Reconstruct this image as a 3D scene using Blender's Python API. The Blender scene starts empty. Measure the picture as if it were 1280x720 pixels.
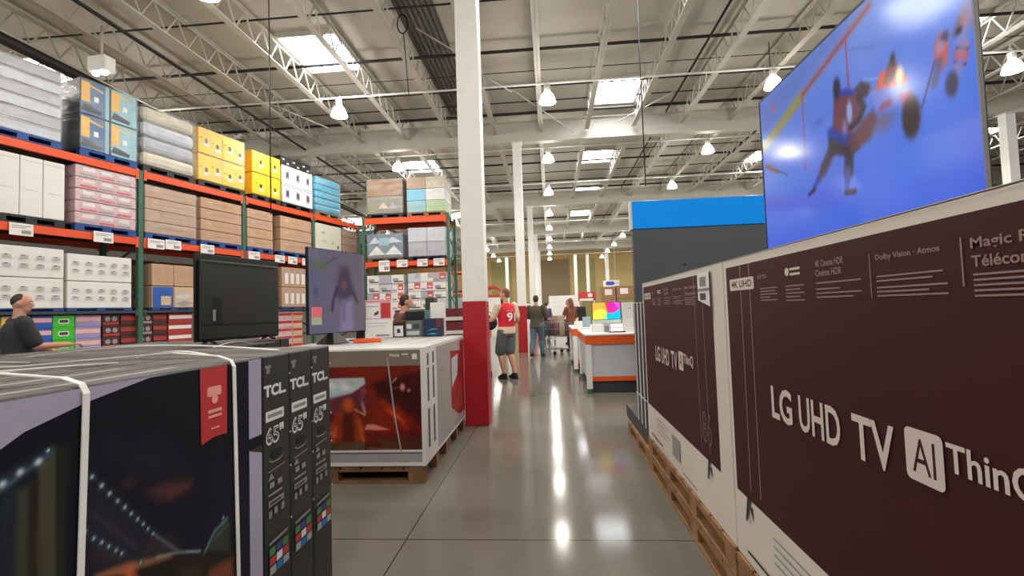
import bpy, bmesh, math, random
from mathutils import Vector, Matrix
random.seed(7)
S = bpy.context.scene
COL = S.collection
PI = math.pi

# ------------------------------------------------------------------ camera
FPX, CAMH, RHO = 600.0, 1.38, 0.033
vx = 48*math.cos(RHO) - 26*math.sin(RHO)
vy = -48*math.sin(RHO) - 26*math.cos(RHO)
TH = math.atan(-vy/FPX)
YAW = math.atan(vx/math.hypot(FPX, vy))
f0 = Vector((-math.sin(YAW), math.cos(YAW), 0)); r0 = Vector((math.cos(YAW), math.sin(YAW), 0)); u0 = Vector((0, 0, 1))
FW = f0*math.cos(TH) + u0*math.sin(TH); UP = u0*math.cos(TH) - f0*math.sin(TH)
RT = r0*math.cos(RHO) - UP*math.sin(RHO); UU = UP*math.cos(RHO) + r0*math.sin(RHO)
CPOS = Vector((0, 0, CAMH))
cd = bpy.data.cameras.new('camera'); cam = bpy.data.objects.new('camera', cd); COL.objects.link(cam)
cd.sensor_width = 36; cd.lens = FPX/1280*36; cd.clip_start = 0.05; cd.clip_end = 300
M = Matrix((RT, UU, -FW)).transposed().to_4x4(); M.translation = CPOS
cam.matrix_world = M
S.camera = cam

def at(x, y, axis, v):
    """world point where the sight line of a photo pixel meets the plane axis = v"""
    d = RT*((x-640)/FPX) - UU*((y-360)/FPX) + FW
    return CPOS + d*((v-CPOS[axis])/d[axis])

# ------------------------------------------------------------------ materials
def lin(c):
    return tuple((v/255/12.92) if v/255 <= 0.04045 else ((v/255+0.055)/1.055)**2.4 for v in c)
MATS = {}
def mat(name, rgb, rough=0.6, metal=0.0, emit=None, es=1.0, var=0.08, scale=6.0, bump=0.0, coat=0.0, spec=0.5, bscale=None):
    if name in MATS: return MATS[name]
    m = bpy.data.materials.new(name); m.use_nodes = True
    nt = m.node_tree; b = nt.nodes['Principled BSDF']
    c = lin(rgb)
    b.inputs['Roughness'].default_value = rough; b.inputs['Metallic'].default_value = metal
    b.inputs['Specular IOR Level'].default_value = spec
    b.inputs['Coat Weight'].default_value = coat; b.inputs['Coat Roughness'].default_value = 0.15
    tc = nt.nodes.new('ShaderNodeTexCoord'); nz = nt.nodes.new('ShaderNodeTexNoise')
    nz.inputs['Scale'].default_value = scale; nz.inputs['Detail'].default_value = 3
    nt.links.new(tc.outputs['Object'], nz.inputs['Vector'])
    rp = nt.nodes.new('ShaderNodeValToRGB')
    rp.color_ramp.elements[0].position = 0.3; rp.color_ramp.elements[1].position = 0.7
    rp.color_ramp.elements[0].color = tuple(v*(1-var) for v in c)+(1,)
    rp.color_ramp.elements[1].color = tuple(min(1, v*(1+var)) for v in c)+(1,)
    nt.links.new(nz.outputs['Fac'], rp.inputs['Fac']); nt.links.new(rp.outputs['Color'], b.inputs['Base Color'])
    if bump:
        n2 = nz
        if bscale:
            n2 = nt.nodes.new('ShaderNodeTexNoise'); n2.inputs['Scale'].default_value = bscale
            nt.links.new(tc.outputs['Object'], n2.inputs['Vector'])
        bp = nt.nodes.new('ShaderNodeBump'); bp.inputs['Strength'].default_value = bump; bp.inputs['Distance'].default_value = 0.02
        nt.links.new(n2.outputs['Fac'], bp.inputs['Height']); nt.links.new(bp.outputs['Normal'], b.inputs['Normal'])
    if emit:
        b.inputs['Emission Color'].default_value = lin(emit)+(1,); b.inputs['Emission Strength'].default_value = es
    m['rgb'] = [float(v) for v in (emit or rgb)]
    MATS[name] = m
    return m

def scr(name, rgb, es=1.0, rough=0.12, evar=0.0, escale=1.2):
    """a lit screen patch: emits its own colour under a glossy front glass"""
    m = mat(name, (6, 6, 8), rough, emit=rgb, es=es, var=0.0, spec=0.5)
    if evar:
        nt = m.node_tree; b = nt.nodes['Principled BSDF']; c = lin(rgb)
        tc = nt.nodes.new('ShaderNodeTexCoord'); nz = nt.nodes.new('ShaderNodeTexNoise'); nz.inputs['Scale'].default_value = escale; nz.inputs['Detail'].default_value = 1
        rp = nt.nodes.new('ShaderNodeValToRGB'); rp.color_ramp.elements[0].position = 0.3; rp.color_ramp.elements[1].position = 0.7
        rp.color_ramp.elements[0].color = tuple(v*(1-evar) for v in c)+(1,); rp.color_ramp.elements[1].color = tuple(min(1, v*(1+evar)) for v in c)+(1,)
        nt.links.new(tc.outputs['Object'], nz.inputs['Vector']); nt.links.new(nz.outputs['Fac'], rp.inputs['Fac']); nt.links.new(rp.outputs['Color'], b.inputs['Emission Color'])
    return m

def wrapmat(name, fac):
    m = bpy.data.materials.new(name); m.use_nodes = True; nt = m.node_tree
    out = nt.nodes['Material Output']; nt.nodes.remove(nt.nodes['Principled BSDF'])
    tr = nt.nodes.new('ShaderNodeBsdfTransparent'); gl = nt.nodes.new('ShaderNodeBsdfPrincipled'); mx = nt.nodes.new('ShaderNodeMixShader')
    gl.inputs['Base Color'].default_value = (0.75, 0.78, 0.8, 1); gl.inputs['Roughness'].default_value = 0.22
    tc = nt.nodes.new('ShaderNodeTexCoord'); mp = nt.nodes.new('ShaderNodeMapping'); mp.inputs['Scale'].default_value = (0.8, 0.8, 3)
    nz = nt.nodes.new('ShaderNodeTexNoise'); nz.inputs['Scale'].default_value = 3; nz.inputs['Detail'].default_value = 2.5
    nt.links.new(tc.outputs['Object'], mp.inputs['Vector']); nt.links.new(mp.outputs['Vector'], nz.inputs['Vector'])
    mr = nt.nodes.new('ShaderNodeMapRange'); mr.inputs['From Min'].default_value = 0.35; mr.inputs['From Max'].default_value = 0.7
    mr.inputs['To Min'].default_value = fac*0.35; mr.inputs['To Max'].default_value = fac*1.5
    nt.links.new(nz.outputs['Fac'], mr.inputs['Value']); nt.links.new(mr.outputs['Result'], mx.inputs['Fac'])
    bp = nt.nodes.new('ShaderNodeBump'); bp.inputs['Strength'].default_value = 0.8; bp.inputs['Distance'].default_value = 0.05
    nt.links.new(nz.outputs['Fac'], bp.inputs['Height']); nt.links.new(bp.outputs['Normal'], gl.inputs['Normal'])
    nt.links.new(tr.outputs[0], mx.inputs[1]); nt.links.new(gl.outputs[0], mx.inputs[2]); nt.links.new(mx.outputs[0], out.inputs['Surface'])
    return m
WRAP = wrapmat('stretch_film', 0.17)

# ------------------------------------------------------------------ object helpers
def tag(o, label=None, cat=None, group=None, kind=None):
    if label: o['label'] = label
    if cat: o['category'] = cat
    if group: o['group'] = group
    if kind: o['kind'] = kind
    return o
def thing(name, label, cat, loc=(0, 0, 0), rot=0.0, group=None, kind=None):
    o = bpy.data.objects.new(name, None); COL.objects.link(o); o.empty_display_size = 0.1
    o.location = loc; o.rotation_euler = (0, 0, rot)
    return tag(o, label, cat, group, kind)
def dup(o, parent=None):
    c = o.copy(); COL.objects.link(c)
    if parent is not None: c.parent = parent
    for ch in list(o.children): dup(ch, c)
    return c

class MB:
    def __init__(s): s.bm = bmesh.new(); s.mats = []
    def mi(s, m):
        if m not in s.mats: s.mats.append(m)
        return s.mats.index(m)
    def quadbox(s, P, m, bev=0):
        """P: 8 points, bottom 4 counter-clockwise then top 4"""
        vs = [s.bm.verts.new(p) for p in P]; i = s.mi(m); fs = []
        for q in ((3, 2, 1, 0), (4, 5, 6, 7), (0, 1, 5, 4), (1, 2, 6, 5), (2, 3, 7, 6), (3, 0, 4, 7)):
            f = s.bm.faces.new([vs[k] for k in q]); f.material_index = i; fs.append(f)
        if bev:
            es = list({e for f in fs for e in f.edges})
            bmesh.ops.bevel(s.bm, geom=es, offset=bev, segments=2, affect='EDGES', profile=0.5)
        return s
    def box(s, x0, x1, y0, y1, z0, z1, m, bev=0):
        return s.quadbox([(x0, y0, z0), (x1, y0, z0), (x1, y1, z0), (x0, y1, z0), (x0, y0, z1), (x1, y0, z1), (x1, y1, z1), (x0, y1, z1)], m, bev)
    def bar(s, a, b, w, h, m, up=(0, 0, 1)):
        a, b = Vector(a), Vector(b); d = (b-a).normalized(); up = Vector(up)
        if abs(d.dot(up)) > 0.99: up = Vector((1, 0, 0))
        sd = d.cross(up).normalized(); upv = sd.cross(d)
        P = []
        for c in (-1, 1):
            for (p, q) in ((a, -1), (a, 1), (b, 1), (b, -1)):
                P.append(p + sd*(q*w/2) + upv*(c*h/2))
        return s.quadbox(P, m)
    def tube(s, pts, r, m, seg=8, caps=True):
        pts = [Vector(p) for p in pts]; rs = r if isinstance(r, (list, tuple)) else [r]*len(pts); i = s.mi(m); rings = []
        prev = None
        for k, p in enumerate(pts):
            d = (pts[min(k+1, len(pts)-1)] - pts[max(k-1, 0)])
            d = d.normalized() if d.length > 1e-9 else Vector((0, 0, 1))
            ref = prev if prev is not None else (Vector((0, 0, 1)) if abs(d.z) < 0.9 else Vector((1, 0, 0)))
            x = (ref - d*ref.dot(d)).normalized(); prev = x; y = d.cross(x)
            rings.append([s.bm.verts.new(p + (x*math.cos(2*PI*j/seg) + y*math.sin(2*PI*j/seg))*rs[k]) for j in range(seg)])
        for a, b in zip(rings, rings[1:]):
            for j in range(seg):
                f = s.bm.faces.new((a[j], a[(j+1) % seg], b[(j+1) % seg], b[j])); f.material_index = i; f.smooth = True
        if caps:
            for rg in (rings[0][::-1], rings[-1]):
                f = s.bm.faces.new(rg); f.material_index = i
        return s
    def lathe(s, prof, c, m, seg=20, smooth=True):
        i = s.mi(m); rings = []
        for (r, z) in prof:
            rings.append([s.bm.verts.new((c[0]+r*math.cos(2*PI*j/seg), c[1]+r*math.sin(2*PI*j/seg), c[2]+z)) for j in range(seg)])
        for a, b in zip(rings, rings[1:]):
            for j in range(seg):
                f = s.bm.faces.new((a[j], a[(j+1) % seg], b[(j+1) % seg], b[j])); f.material_index = i; f.smooth = smooth
        for rg in (rings[0][::-1], rings[-1]):
            f = s.bm.faces.new(rg); f.material_index = i
        return s
    def poly(s, pts, m):
        f = s.bm.faces.new([s.bm.verts.new(p) for p in pts]); f.material_index = s.mi(m); return s
    def ball(s, c, rx, ry, rz, m, seg=14, rings=9):
        i = s.mi(m); R = []
        for a in range(1, rings):
            t = PI*a/rings
            R.append([s.bm.verts.new((c[0]+rx*math.sin(t)*math.cos(2*PI*j/seg), c[1]+ry*math.sin(t)*math.sin(2*PI*j/seg), c[2]-rz*math.cos(t))) for j in range(seg)])
        for a, b in zip(R, R[1:]):
            for j in range(seg):
                f = s.bm.faces.new((a[j], a[(j+1) % seg], b[(j+1) % seg], b[j])); f.material_index = i; f.smooth = True
        lo = s.bm.verts.new((c[0], c[1], c[2]-rz)); hi = s.bm.verts.new((c[0], c[1], c[2]+rz))
        for j in range(seg):
            f = s.bm.faces.new((lo, R[0][(j+1) % seg], R[0][j])); f.material_index = i; f.smooth = True
            f = s.bm.faces.new((hi, R[-1][j], R[-1][(j+1) % seg])); f.material_index = i; f.smooth = True
        return s
    def text(s, string, fn, m, x0, x1, z0, z1, bold=0.0):
        """lettering fitted to the 2D rectangle, each point carried to 3D by fn(x, z)"""
        cu = bpy.data.curves.new('t', 'FONT'); cu.body = string; cu.resolution_u = 3; cu.offset = bold
        ob = bpy.data.objects.new('t', cu); COL.objects.link(ob)
        me = bpy.data.meshes.new_from_object(ob.evaluated_get(bpy.context.evaluated_depsgraph_get()))
        bpy.data.objects.remove(ob); bpy.data.curves.remove(cu)
        xs = [v.co.x for v in me.vertices]; ys = [v.co.y for v in me.vertices]
        if xs:
            ax, bx, ay, by = min(xs), max(xs), min(ys), max(ys); i = s.mi(m)
            vs = [s.bm.verts.new(fn(x0+(v.co.x-ax)/(bx-ax)*(x1-x0), z0+(v.co.y-ay)/(by-ay)*(z1-z0))) for v in me.vertices]
            for p in me.polygons:
                try:
                    f = s.bm.faces.new([vs[k] for k in p.vertices]); f.material_index = i
                except ValueError: pass
        bpy.data.meshes.remove(me)
        return s
    def build(s, name, parent=None, loc=None, smooth=False):
        me = bpy.data.meshes.new(name); s.bm.normal_update()
        s.bm.to_mesh(me); s.bm.free()
        for m in s.mats: me.materials.append(m)
        if smooth:
            for p in me.polygons: p.use_smooth = True
        o = bpy.data.objects.new(name, me); COL.objects.link(o)
        if parent is not None: o.parent = parent
        if loc is not None: o.location = loc
        return o

def art(name, parent, shapes, y=0.0, sx=1.0, x0=0.0, label=None, step=0.0006):
    """flat print on a front face (local plane y, seen from -y). u in shapes becomes x = (u-x0)*sx"""
    mb = MB(); k = 1
    for sh in shapes:
        yy = y - step*k; k += 1
        fn = lambda u, z, yy=yy: ((u-x0)*sx, yy, z)
        t = sh[0]
        if t == 'r': pts = [(sh[1], sh[3]), (sh[2], sh[3]), (sh[2], sh[4]), (sh[1], sh[4])]; mb.poly([fn(*p) for p in pts], sh[5])
        elif t == 'p': mb.poly([fn(*p) for p in sh[1]], sh[2])
        elif t == 'c': mb.poly([fn(sh[1]+sh[-2]*math.cos(2*PI*j/14), sh[2]+sh[-2]*math.sin(2*PI*j/14)) for j in range(14)], sh[-1])
        elif t == 'l':
            P = sh[1]; w = sh[2]/2
            for a, b in zip(P, P[1:]):
                dx, dz = b[0]-a[0], b[1]-a[1]; L = math.hypot(dx, dz) or 1; nx, nz = -dz/L*w, dx/L*w
                mb.poly([fn(a[0]+nx, a[1]+nz), fn(a[0]-nx, a[1]-nz), fn(b[0]-nx, b[1]-nz), fn(b[0]+nx, b[1]+nz)], sh[3])
        elif t == 't': mb.text(sh[1], fn, sh[6], sh[2], sh[3], sh[4], sh[5], bold=sh[7] if len(sh) > 7 else 0.0)
        elif t == 'rr':
            X0, X1, Z0, Z1, r = sh[1:6]; sg = 1 if X1 > X0 else -1; pts = []
            for (cx, cz, a0) in ((X1-sg*r, Z1-r, 0), (X0+sg*r, Z1-r, 90), (X0+sg*r, Z0+r, 180), (X1-sg*r, Z0+r, 270)):
                for q in range(5):
                    a = math.radians(a0+22.5*q); pts.append((cx+sg*r*math.cos(a), cz+r*math.sin(a)))
            mb.poly([fn(*p) for p in pts], sh[6])
    # prints face the viewer
    for f in mb.bm.faces:
        f.normal_update()
        if f.normal.y > 0: f.normal_flip()
    o = mb.build(name, parent)
    if label: o['label'] = label
    return o

import numpy as np
def attr_mat(name, emissive=False, es=1.0, rough=0.4):
    m = bpy.data.materials.new(name); m.use_nodes = True; nt = m.node_tree; b = nt.nodes['Principled BSDF']
    at_ = nt.nodes.new('ShaderNodeAttribute'); at_.attribute_name = 'print'
    b.inputs['Roughness'].default_value = rough
    if emissive:
        b.inputs['Base Color'].default_value = (0.002, 0.002, 0.003, 1); b.inputs['Emission Strength'].default_value = es
        nt.links.new(at_.outputs['Color'], b.inputs['Emission Color'])
    else:
        nt.links.new(at_.outputs['Color'], b.inputs['Base Color']); b.inputs['Specular IOR Level'].default_value = 0.25
    return m
def soft_print(name, parent, u0, u1, z0, z1, cell, base, shapes, m, y=0.0, sx=1.0, x0=0.0, grain=0.0, seed=1):
    """a printed or displayed picture with soft contours, stored as a fine colour grid on its own flat surface.
    shapes: (shape tuple, softness, opacity); base(U, Z) gives the ground colour"""
    nx, nz = max(2, int(abs(u1-u0)/cell)), max(2, int(abs(z1-z0)/cell))
    U, Z = np.meshgrid(np.linspace(u0, u1, nx+1), np.linspace(z0, z1, nz+1)); C = np.array(base(U, Z), dtype=float)
    rg = np.random.RandomState(seed)
    for (sh, soft, op) in shapes:
        t = sh[0]; col = np.array(sh[-1]['rgb'][:]) if not isinstance(sh[-1], tuple) else np.array(sh[-1], dtype=float)
        if t == 'c': sd = np.hypot(U-sh[1], Z-sh[2])-sh[-2]
        elif t == 'e':
            k = np.hypot((U-sh[1])/sh[3], (Z-sh[2])/sh[4]); sd = (k-1)*min(sh[3], sh[4])
        elif t == 'l':
            sd = None; w = sh[2]/2
            for a, b in zip(sh[1], sh[1][1:]):
                dx, dz = b[0]-a[0], b[1]-a[1]; L = dx*dx+dz*dz+1e-12; q = np.clip(((U-a[0])*dx+(Z-a[1])*dz)/L, 0, 1)
                d = np.hypot(U-a[0]-q*dx, Z-a[1]-q*dz)-w; sd = d if sd is None else np.minimum(sd, d)
        else:
            P = sh[1] if t == 'p' else [(sh[1], sh[3]), (sh[2], sh[3]), (sh[2], sh[4]), (sh[1], sh[4])]
            dist = None; ins = np.zeros(U.shape, bool)
            for a, b in zip(P, P[1:]+P[:1]):
                dx, dz = b[0]-a[0], b[1]-a[1]; L = dx*dx+dz*dz+1e-12; q = np.clip(((U-a[0])*dx+(Z-a[1])*dz)/L, 0, 1)
                d = np.hypot(U-a[0]-q*dx, Z-a[1]-q*dz); dist = d if dist is None else np.minimum(dist, d)
                c_ = ((a[1] > Z) != (b[1] > Z)) & (U < (b[0]-a[0])*(Z-a[1])/((b[1]-a[1]) if abs(b[1]-a[1]) > 1e-9 else 1e-9)+a[0]); ins ^= c_
            sd = np.where(ins, -dist, dist)
        w = np.clip(0.5-sd/(2*soft), 0, 1); w = w*w*(3-2*w)*op
        C = C*(1-w[..., None])+col*w[..., None]
    if grain:
        g = np.zeros(U.shape)
        for f_ in (9, 23, 51):
            for _ in range(3):
                a = rg.uniform(0, 6.28); g += np.sin((U*math.cos(a)+Z*math.sin(a))*f_+rg.uniform(0, 6.28)+1.5*np.sin(Z*f_*0.6+a))/9
        C = C*(1+grain*g[..., None])
    C = np.clip(C, 0, 255)/255; C = np.where(C <= 0.04045, C/12.92, ((C+0.055)/1.055)**2.4)
    me = bpy.data.meshes.new(name); X = (U-x0)*sx
    V = np.stack([X, np.full(U.shape, y), Z], -1).reshape(-1, 3); n1 = nx+1
    F = []
    for j in range(nz):
        for i in range(nx):
            a = j*n1+i; F.append((a, a+1, a+n1+1, a+n1) if sx*(u1-u0) > 0 else (a, a+n1, a+n1+1, a+1))
    me.from_pydata([tuple(v) for v in V], [], F)
    ca = me.color_attributes.new('print', 'FLOAT_COLOR', 'POINT'); ca.data.foreach_set('color', np.concatenate([C.reshape(-1, 3), np.ones((C.shape[0]*C.shape[1], 1))], 1).astype(np.float32).ravel())
    me.materials.append(m); o = bpy.data.objects.new(name, me); COL.objects.link(o); o.parent = parent
    return o

# common colours
WOOD = mat('pallet_wood', (148, 108, 72), 0.8, var=0.28, scale=9, bump=0.3)
WOODD = mat('pallet_wood_dark', (120, 86, 56), 0.85, var=0.28, scale=9, bump=0.3)
BLUEP = mat('blue_pallet_paint', (28, 74, 140), 0.6, var=0.2)
BLACKP = mat('black_pallet_plastic', (34, 36, 40), 0.6)
KRAFT = mat('kraft_cardboard', (184, 150, 122), 0.8, var=0.08)
KRAFTD = mat('brown_cardboard', (150, 112, 78), 0.85, var=0.1)
WHITE = mat('white_carton', (226, 223, 218), 0.6, var=0.03)
PWHITE = mat('white_paint', (232, 230, 224), 0.45, var=0.03)
BLACK = mat('black_plastic', (16, 16, 17), 0.4)
DARK = mat('dark_grey_board', (58, 62, 66), 0.6)
TAPE = mat('brown_seam_tape', (110, 82, 56), 0.6)  # plain brown strip drawn across the tan carton fronts
STRAP = mat('white_strap', (224, 222, 216), 0.4, var=0.03)
GREY = mat('mid_grey', (130, 130, 132), 0.55)
LGREY = mat('light_grey_panel', (196, 199, 203), 0.5, var=0.03)
ORANGE = mat('orange_beam', (226, 78, 26), 0.45, var=0.08)
ORANGEB = mat('orange_band', (238, 92, 26), 0.45, var=0.03)
GREEN = mat('green_upright', (52, 98, 80), 0.5, var=0.1)
RED = mat('red_paint', (168, 14, 28), 0.45, var=0.04)
ROOFW = mat('roof_steel_white', (196, 191, 180), 0.5, var=0.05)
PIPEB = mat('black_pipe', (34, 31, 30), 0.5)
STEEL = mat('steel', (150, 152, 155), 0.35, metal=0.8)

# ------------------------------------------------------------------ floor, ceiling, walls
def floor_mat():
    m = bpy.data.materials.new('polished_concrete'); m.use_nodes = True; nt = m.node_tree; b = nt.nodes['Principled BSDF']
    N = nt.nodes.new; L = nt.links.new
    tc = N('ShaderNodeTexCoord'); n1 = N('ShaderNodeTexNoise'); n1.inputs['Scale'].default_value = 0.7; n1.inputs['Detail'].default_value = 8
    n1.inputs['Roughness'].default_value = 0.65
    L(tc.outputs['Object'], n1.inputs['Vector'])
    rp = N('ShaderNodeValToRGB'); rp.color_ramp.elements[0].position = 0.3; rp.color_ramp.elements[1].position = 0.72
    rp.color_ramp.elements[0].color = lin((104, 99, 90))+(1,); rp.color_ramp.elements[1].color = lin((126, 120, 109))+(1,)
    L(n1.outputs['Fac'], rp.inputs['Fac'])
    sp = N('ShaderNodeSeparateXYZ'); L(tc.outputs['Object'], sp.inputs[0])
    def line(out, c, w):
        a = N('ShaderNodeMath'); a.operation = 'SUBTRACT'; L(out, a.inputs[0]); a.inputs[1].default_value = c
        p = N('ShaderNodeMath'); p.operation = 'PINGPONG'; L(a.outputs[0], p.inputs[0]); p.inputs[1].default_value = 2.475
        l = N('ShaderNodeMath'); l.operation = 'LESS_THAN'; L(p.outputs[0], l.inputs[0]); l.inputs[1].default_value = w
        return l
    l1 = line(sp.outputs['X'], -0.93, 0.004); l2 = line(sp.outputs['Y'], 2.94, 0.005)
    mx = N('ShaderNodeMath'); mx.operation = 'MAXIMUM'; L(l1.outputs[0], mx.inputs[0]); L(l2.outputs[0], mx.inputs[1])
    mc = N('ShaderNodeMix'); mc.data_type = 'RGBA'; L(mx.outputs[0], mc.inputs['Factor']); L(rp.outputs['Color'], mc.inputs['A'])
    mc.inputs['B'].default_value = lin((52, 48, 44))+(1,)
    L(mc.outputs['Result'], b.inputs['Base Color'])
    n2 = N('ShaderNodeTexNoise'); n2.inputs['Scale'].default_value = 2.2; n2.inputs['Detail'].default_value = 6; L(tc.outputs['Object'], n2.inputs['Vector'])
    mr = N('ShaderNodeMapRange'); mr.inputs['To Min'].default_value = 0.07; mr.inputs['To Max'].default_value = 0.15; L(n2.outputs['Fac'], mr.inputs['Value'])
    L(mr.outputs['Result'], b.inputs['Roughness']); b.inputs['Specular IOR Level'].default_value = 0.13
    return m
mb = MB(); mb.box(-22, 30, -14, 62, -0.2, 0, floor_mat())
tag(mb.build('floor'), 'polished grey concrete floor with thin saw-cut joints', 'floor', kind='structure')

DECKZ = 7.9
CEIL = mat('roof_deck_white', (190, 184, 172), 0.55, var=0.08, scale=0.6)
SKY_XY = []
for xs in (-13.6, -6.1, 1.4, 8.9, 16.4):
    for ys in ((10.3, 19.6, 30.5, 38.9, 48) if xs != 1.4 and xs != 16.4 else (7.3, 13.45, 19.6, 25.6, 31.7, 39.0, 47)):
        yy = ys + (1.3 if xs == 8.9 else 0)
        SKY_XY.append((xs, yy))
mb = MB(); mb.box(-22, 30, -14, 62, DECKZ, DECKZ+0.2, CEIL)
tag(mb.build('ceiling'), 'off-white warehouse roof deck above the joists', 'ceiling', kind='structure')
# galvanised strip of deck left unpainted
GALV = mat('galvanised_deck', (108, 104, 100), 0.5, metal=0.3, var=0.2)
mb = MB()
for k in range(7):
    x = -3.05+0.12*k; mb.box(x, x+0.06, 3, 15.4, DECKZ-0.045, DECKZ-0.001, GALV)
mb.box(-3.08, -2.22, 3, 15.4, DECKZ-0.012, DECKZ-0.0005, GALV)
tag(mb.build('roof_deck_strip'), 'dark grey ribbed strip of bare metal roof deck', 'roof deck', kind='structure')

TAN = mat('tan_wall', (168, 146, 96), 0.75, var=0.06, scale=0.4)
TANB = mat('brown_wall_panel', (118, 104, 76), 0.75, var=0.06, scale=0.4)
OLIVE = mat('olive_wall_panel', (136, 128, 78), 0.75, var=0.06, scale=0.4)
GWALL = mat('grey_wall', (128, 124, 118), 0.75, var=0.06, scale=0.5)
mb = MB(); mb.box(-22, 30, 55, 55.3, 0, DECKZ, TAN)
w = mb.build('wall_back'); tag(w, 'far tan warehouse wall behind the checkouts', 'wall', kind='structure')
for (a, b2, m_) in ((-1.0, 2.3, TANB), (3.3, 5.2, OLIVE), (-6.6, -4.3, OLIVE), (-12, -9, TANB)):
    mb = MB(); mb.box(a, b2, 54.9, 55, 0, 7.0, m_); mb.build('wall_panel', w)
mb = MB(); mb.box(-22, -21.7, -14, 62, 0, DECKZ, GWALL); tag(mb.build('wall_left'), 'grey side wall behind the pallet racks', 'wall', kind='structure')
mb = MB(); mb.box(29.7, 30, -14, 62, 0, DECKZ, GWALL); tag(mb.build('wall_right'), 'grey side wall far to the right', 'wall', kind='structure')

# ------------------------------------------------------------------ roof steel
GIRD = [5.8-9.9, 5.8, 15.7, 25.6, 35.5, 45.4]
for gi, gy in enumerate(GIRD):
    if gy < 0: continue
    mb = MB(); mb.box(-21.6, 29.6, gy-0.02, gy+0.02, 6.95, 7.6, ROOFW); mb.box(-21.6, 29.6, gy-0.12, gy+0.12, 6.9, 6.95, ROOFW); mb.box(-21.6, 29.6, gy-0.12, gy+0.12, 7.58, 7.62, ROOFW)
    tag(mb.build('roof_girder'), 'deep white steel girder crossing the roof, %s from the camera' % ['', 'first', 'second', 'third', 'fourth', 'fifth'][gi], 'girder', 'steel girders across the roof', 'structure')
def joist_mesh(L, full=True):
    mb = MB()
    mb.box(-0.07, 0.07, 0, L, 7.20, 7.225, ROOFW); mb.box(-0.008, 0.008, 0, L, 7.2, 7.26, ROOFW)
    mb.box(-0.05, 0.05, 0, L, 7.77, 7.8, ROOFW); mb.box(-0.008, 0.008, 0, L, 7.72, 7.78, ROOFW)
    n = int(round(L/0.62)); st = L/n
    for k in range(n):
        mb.bar((0, k*st, 7.25), (0, (k+0.5)*st, 7.75), 0.028, 0.026, ROOFW, (1, 0, 0)); mb.bar((0, (k+0.5)*st, 7.75), (0, (k+1)*st, 7.25), 0.028, 0.026, ROOFW, (1, 0, 0))
    return mb
proto = None
ORD = ['first', 'second', 'third', 'fourth', 'fifth', 'sixth', 'seventh', 'eighth', 'ninth', 'tenth', 'eleventh', 'twelfth', 'thirteenth', 'fourteenth', 'fifteenth', 'sixteenth', 'seventeenth', 'eighteenth', 'nineteenth', 'twentieth', 'twenty-first', 'twenty-second', 'twenty-third', 'twenty-fourth', 'twenty-fifth']
joist_x = [-0.1+1.5*k for k in range(-12, 14)]
for gi in range(0, 5):
    for xi, x in enumerate(joist_x):
        y0 = GIRD[gi]+0.13
        if gi == 0 and abs(x) > 12: continue
        o = joist_mesh(9.64).build('roof_joist') if proto is None else proto.copy()
        if proto is None: proto = o
        else: COL.objects.link(o)
        o.location = (x, y0, 0)
        tag(o, 'white open-web roof joist, %s from the left, %s bay from the camera' % ((ORD+['twenty-sixth'])[xi], ORD[gi]), 'joist', 'open-web joists under the roof', 'structure')
# cross pipes (black sprinkler branches) and white conduits
for k, (y, r_) in enumerate([(5.0, 0.02), (7.4, 0.03), (9.4, 0.022), (11.35, 0.042), (12.4, 0.012), (13.3, 0.022), (14.25, 0.02), (15.1, 0.05), (17.6, 0.03), (19.2, 0.02), (20.4, 0.04), (21.9, 0.02), (23.4, 0.03), (25.0, 0.045), (29, 0.04), (33, 0.045), (38, 0.045), (43, 0.045)]):
    mb = MB(); mb.tube([(-21, y, 7.66), (29, y, 7.66)], r_, PIPEB, 6)
    tag(mb.build('sprinkler_pipe'), 'black pipe crossing under the roof deck, %s from the camera' % ORD[k], 'pipe', 'black pipes across the roof')
LAMP_Y = [-7.66+4.92*k for k in range(13)]
for k, y in enumerate(LAMP_Y):
    mb = MB(); mb.tube([(-17, y+0.12, 7.17), (18, y+0.12, 7.17)], 0.028, PWHITE, 6)
    tag(mb.build('lamp_conduit'), 'thin white conduit carrying the cross row of lamps, %s' % (ORD[k-3]+' from the camera' if k > 2 else ['far', 'well', 'just'][k]+' behind the camera'), 'conduit', 'white conduits across the roof')
for k, (x, z, r_, lab) in enumerate(((-10.0, 6.75, 0.11, 'thick dark pipe running along the roof above the left rack'), (-8.2, 7.12, 0.035, 'thin black pipe running lengthwise over the left pallet rack'), (3.95, 7.62, 0.03, 'thin black pipe running lengthwise right of the aisle skylights'), (7.7, 7.62, 0.03, 'thin black pipe running lengthwise above the big blue television'))):
    mb = MB(); mb.tube([(x, 2, z), (x, 50, z)], r_, PIPEB, 10); tag(mb.build('main_pipe'), lab, 'pipe')
for (a, b2, lab) in (((-5.0, 13.2, 7.25), (-3.6, 15.5, 6.98), 'left'), ((-2.3, 9.6, 7.6), (-0.9, 12.5, 7.25), 'first')):
    pass
BR = [(at(320, 122, 2, 7.6), at(410, 160, 2, 7.0)), (at(520, 35, 2, 7.6), at(575, 68, 2, 7.1)), (at(600, 92, 2, 7.6), at(640, 115, 2, 7.2)), (at(640, 112, 2, 7.6), at(717, 165, 2, 7.0)), (at(847, 112, 2, 7.6), at(772, 152, 2, 7.0)), (at(1230, 60, 2, 7.6), at(1279, 20, 2, 7.0))]
for k, (a, b2) in enumerate(BR):
    mb = MB(); mb.tube([a, b2], 0.018, ROOFW, 6)
    tag(mb.build('sway_brace'), 'thin white diagonal roof brace, %s from the left' % ORD[k], 'brace', 'diagonal roof braces')

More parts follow.
